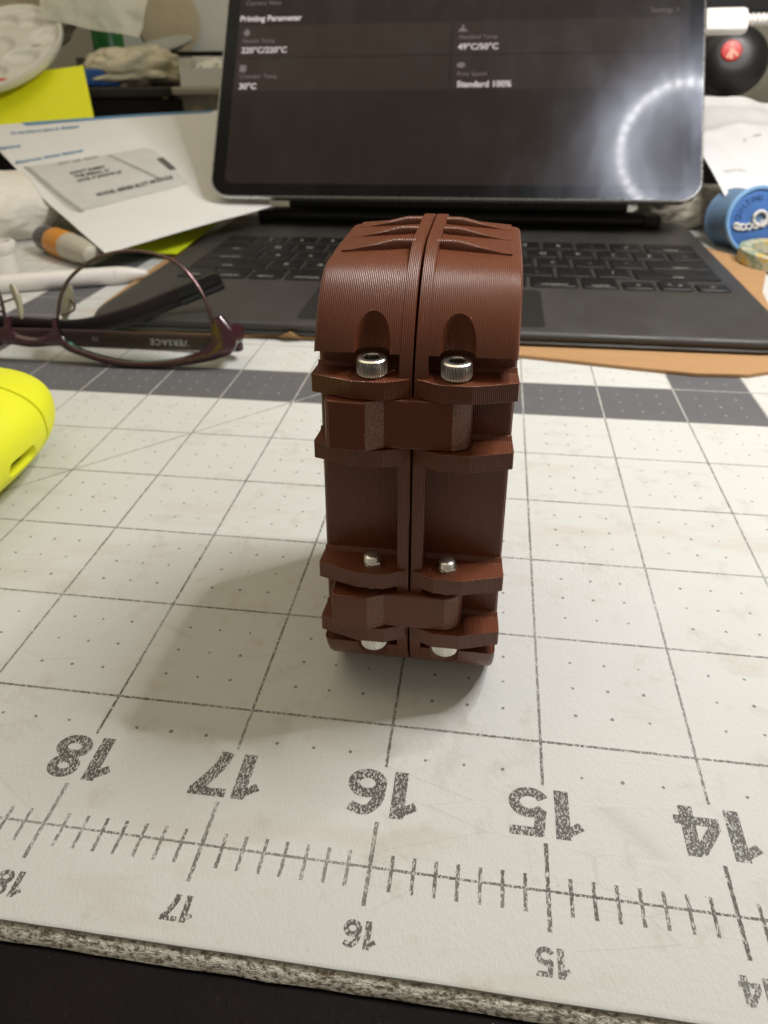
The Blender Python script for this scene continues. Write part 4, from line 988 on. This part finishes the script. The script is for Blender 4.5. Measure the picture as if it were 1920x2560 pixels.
solo(db, 'black_shelf', trm, 'black shelf unit on legs behind the tripod head', 'shelf', (9.5, 26, 0), smooth=0, bevel=0.04)
tb = MB(); tb.lathe([(0.9, 0.0), (0.95, 0.1), (0.95, 3.9), (0.8, 4.2), (0.4, 4.4), (0.4, 4.9)], 28, (10.6, 22.8, 0.0))
solo(tb, 'khaki_jar', mat_simple('khaki', (0.30, 0.27, 0.17), 0.5), 'khaki coloured jar standing right of the tripod head', 'jar', (10.6, 22.8, 0), smooth=40)
# spool of blue thread, end towards us
sp_o = thing('thread_spool', 'blue thread spool standing on its rim with dark lettering round its end', 'spool', (6.15, 14.0, 0.0))
bl1 = mat_simple('spool_blue', (0.06, 0.16, 0.43), 0.4, noise_amt=0.2); bl2 = mat_simple('spool_thread', (0.14, 0.23, 0.36), 0.8, noise_amt=0.25, bump=0.02); bl3 = mat_simple('spool_rim', (0.22, 0.42, 0.72), 0.3)
sc_ = Vector((6.12, 13.55, 0.735)); sa = Vector((0.20, -0.95, 0.16)).normalized()
mb = MB(); mb.lathe([(0.66, -1.15), (0.68, -1.05), (0.63, -0.98), (0.62, -0.16), (0.69, -0.12), (0.72, -0.05), (0.72, 0.0), (0.69, 0.03), (0.665, 0.02), (0.655, -0.03), (0.0, -0.03)], 48, sc_, sa, caps=False); mb.build('body', bl2, sp_o, smooth=40)
mb = MB(); mb.lathe([(0.665, -0.028), (0.725, -0.055), (0.735, 0.0), (0.705, 0.038), (0.66, 0.025), (0.655, -0.02)], 48, sc_, sa, caps=False); mb.build('rim', bl3, sp_o, smooth=50)
mb = MB(); mb.lathe([(0.652, -0.018), (0.64, -0.012), (0.20, -0.012), (0.18, -0.03)], 48, sc_, sa, caps=False); mb.build('label_disc', bl1, sp_o, smooth=40)
f1 = sa.cross(Vector((0, 0, 1))).normalized()*-1; f2 = sa.cross(f1).normalized()
if f2.z < 0: f2 = -f2
f1 = f2.cross(sa).normalized()
navy = mat_simple('spool_navy', (0.015, 0.03, 0.13), 0.5)
vf_cache = {}
word = 'QUILTING THREAD'
for k, ch in enumerate(word):
    if ch == ' ': continue
    a = R(172 - k*11.5); vf = text_mb(ch, 0.17, 'CENTER')
    cc = sc_ + (f1*math.cos(a)+f2*math.sin(a))*0.42; td = (f1*math.sin(a) - f2*math.cos(a)); nd = (f1*math.cos(a)+f2*math.sin(a))
    mb = place(vf, cc - sa*0.006 + sa*0.002, td, nd); mb.v = [tuple(Vector(p)+sa*0.0015) for p in mb.v]; mb.build('lettering', navy, sp_o, smooth=0)
lace = mat_simple('lace_white', (0.66, 0.64, 0.62), 0.7)
for a0, a1, rr in ((-170, 10, 0.30),):
    for k in range(11):
        a = R(a0 + (a1-a0)*k/10); cc = sc_ + (f1*math.cos(a)*0.50 + f2*(0.02+0.30*math.sin(a)*0.35+0.10*math.cos(a)))
        mb = MB(); mb.tube([tuple(cc + (f1*math.cos(R(q))+f2*math.sin(R(q)))*0.062 + sa*0.02) for q in range(0, 361, 30)], 0.020, 6); mb.build('scallop', lace, sp_o, smooth=60)
mb = MB(); mb.tube([tuple(sc_ + f2*0.05 + f1*0.02 + (f1*math.cos(R(q))+f2*math.sin(R(q)))*0.15 + sa*0.02) for q in range(0, 361, 20)], 0.035, 8); mb.build('scallop', lace, sp_o, smooth=60)
# roll of patterned tape lying in front of the spool
t = NT('floral_tape'); v = t.coord()
f = t.noise(v, 2.6, 2); c_ = t.ramp(f, [(0.36, (0.52, 0.50, 0.40)), (0.46, (0.20, 0.30, 0.20)), (0.54, (0.50, 0.48, 0.38)), (0.62, (0.60, 0.40, 0.03)), (0.72, (0.45, 0.45, 0.36))])
tape_m = t.done(t.principled(c_, 0.45))
tr_ = MB(); tr_.lathe([(0.82, 0.004), (0.86, 0.02), (0.86, 0.27), (0.82, 0.29), (0.66, 0.29), (0.62, 0.27), (0.62, 0.02), (0.66, 0.004), (0.82, 0.004)], 48, (6.42, 12.62, 0.06), (0.03, -0.05, 1), caps=False)
solo(tr_, 'tape_roll', tape_m, 'roll of floral patterned tape lying flat in front of the blue spool', 'tape', (6.42, 12.62, 0.06), smooth=40)
solo(lump((5.05, 16.1, 0.52), (0.95, 0.5, 0.50), 0.25, 2.0, 12), 'plastic_wrap', film('grey_wrap', (0.42, 0.38, 0.30), 0.3, 0.9), 'crumpled grey plastic wrap under the lower corner of the tablet', 'plastic wrap', (5.05, 16.1, 0), smooth=70)

# ------------------------------------------------------------------ the ring lamp (mirrored in the tablet glass)
rl = thing('ring_lamp', 'white ring lamp with a circle of LEDs on a bent arm above the desk', 'lamp', tuple(RING_POS))
ra = RING_DIR.cross(Vector((0, 0, 1))).normalized(); rb = ra.cross(RING_DIR).normalized()
RR = 2.62
def ringp(r, a, h): return RING_POS + (ra*math.cos(a)+rb*math.sin(a))*r + RING_DIR*h
mb = MB(); rings = []
for k in range(73):
    a = 2*math.pi*k/72
    rings.append([ringp(r, a, h) for r, h in ((RR-0.34, 0.0), (RR-0.30, 0.10), (RR-0.26, 0.0), (RR+0.26, 0.0), (RR+0.30, 0.10), (RR+0.34, 0.0), (RR+0.30, -0.5), (RR-0.30, -0.5))])
mb.loft(rings, caps=False); mb.build('housing', white_pl, rl, smooth=40)
led_m = mat_emit('led', (1.0, 0.985, 0.965), LED_STRENGTH)
led = MB(); led.add([(0.135*math.cos(R(q)), 0.135*math.sin(R(q)), 0) for q in range(0, 360, 45)], [tuple(range(8))])
lme = led.mesh('led'); lme.materials.append(led_m)
for k in range(36):
    a = 2*math.pi*k/36
    ob = bpy.data.objects.new('led', lme); C.objects.link(ob); ob.parent = rl
    mm = Matrix((ra, rb, RING_DIR)).transposed().to_4x4()
    if mm.to_3x3().determinant() < 0: mm = Matrix((rb, ra, RING_DIR)).transposed().to_4x4()
    mm.translation = (ringp(RR, a, 0.03) - RING_POS)*S
    ob.matrix_local = mm
mb = MB(); mb.tube([tuple(v) for v in smoothpath([tuple(ringp(RR+0.3, math.pi*0.25, -0.25)), (13, 6, 20), (17, 12, 18), (20, 20, 8), (20, 21, -0.12)], 6)], 0.3, 12); mb.build('arm', trm, rl, smooth=60)
for ob in bpy.data.objects:
    if '_b' in ob: del ob['_b']
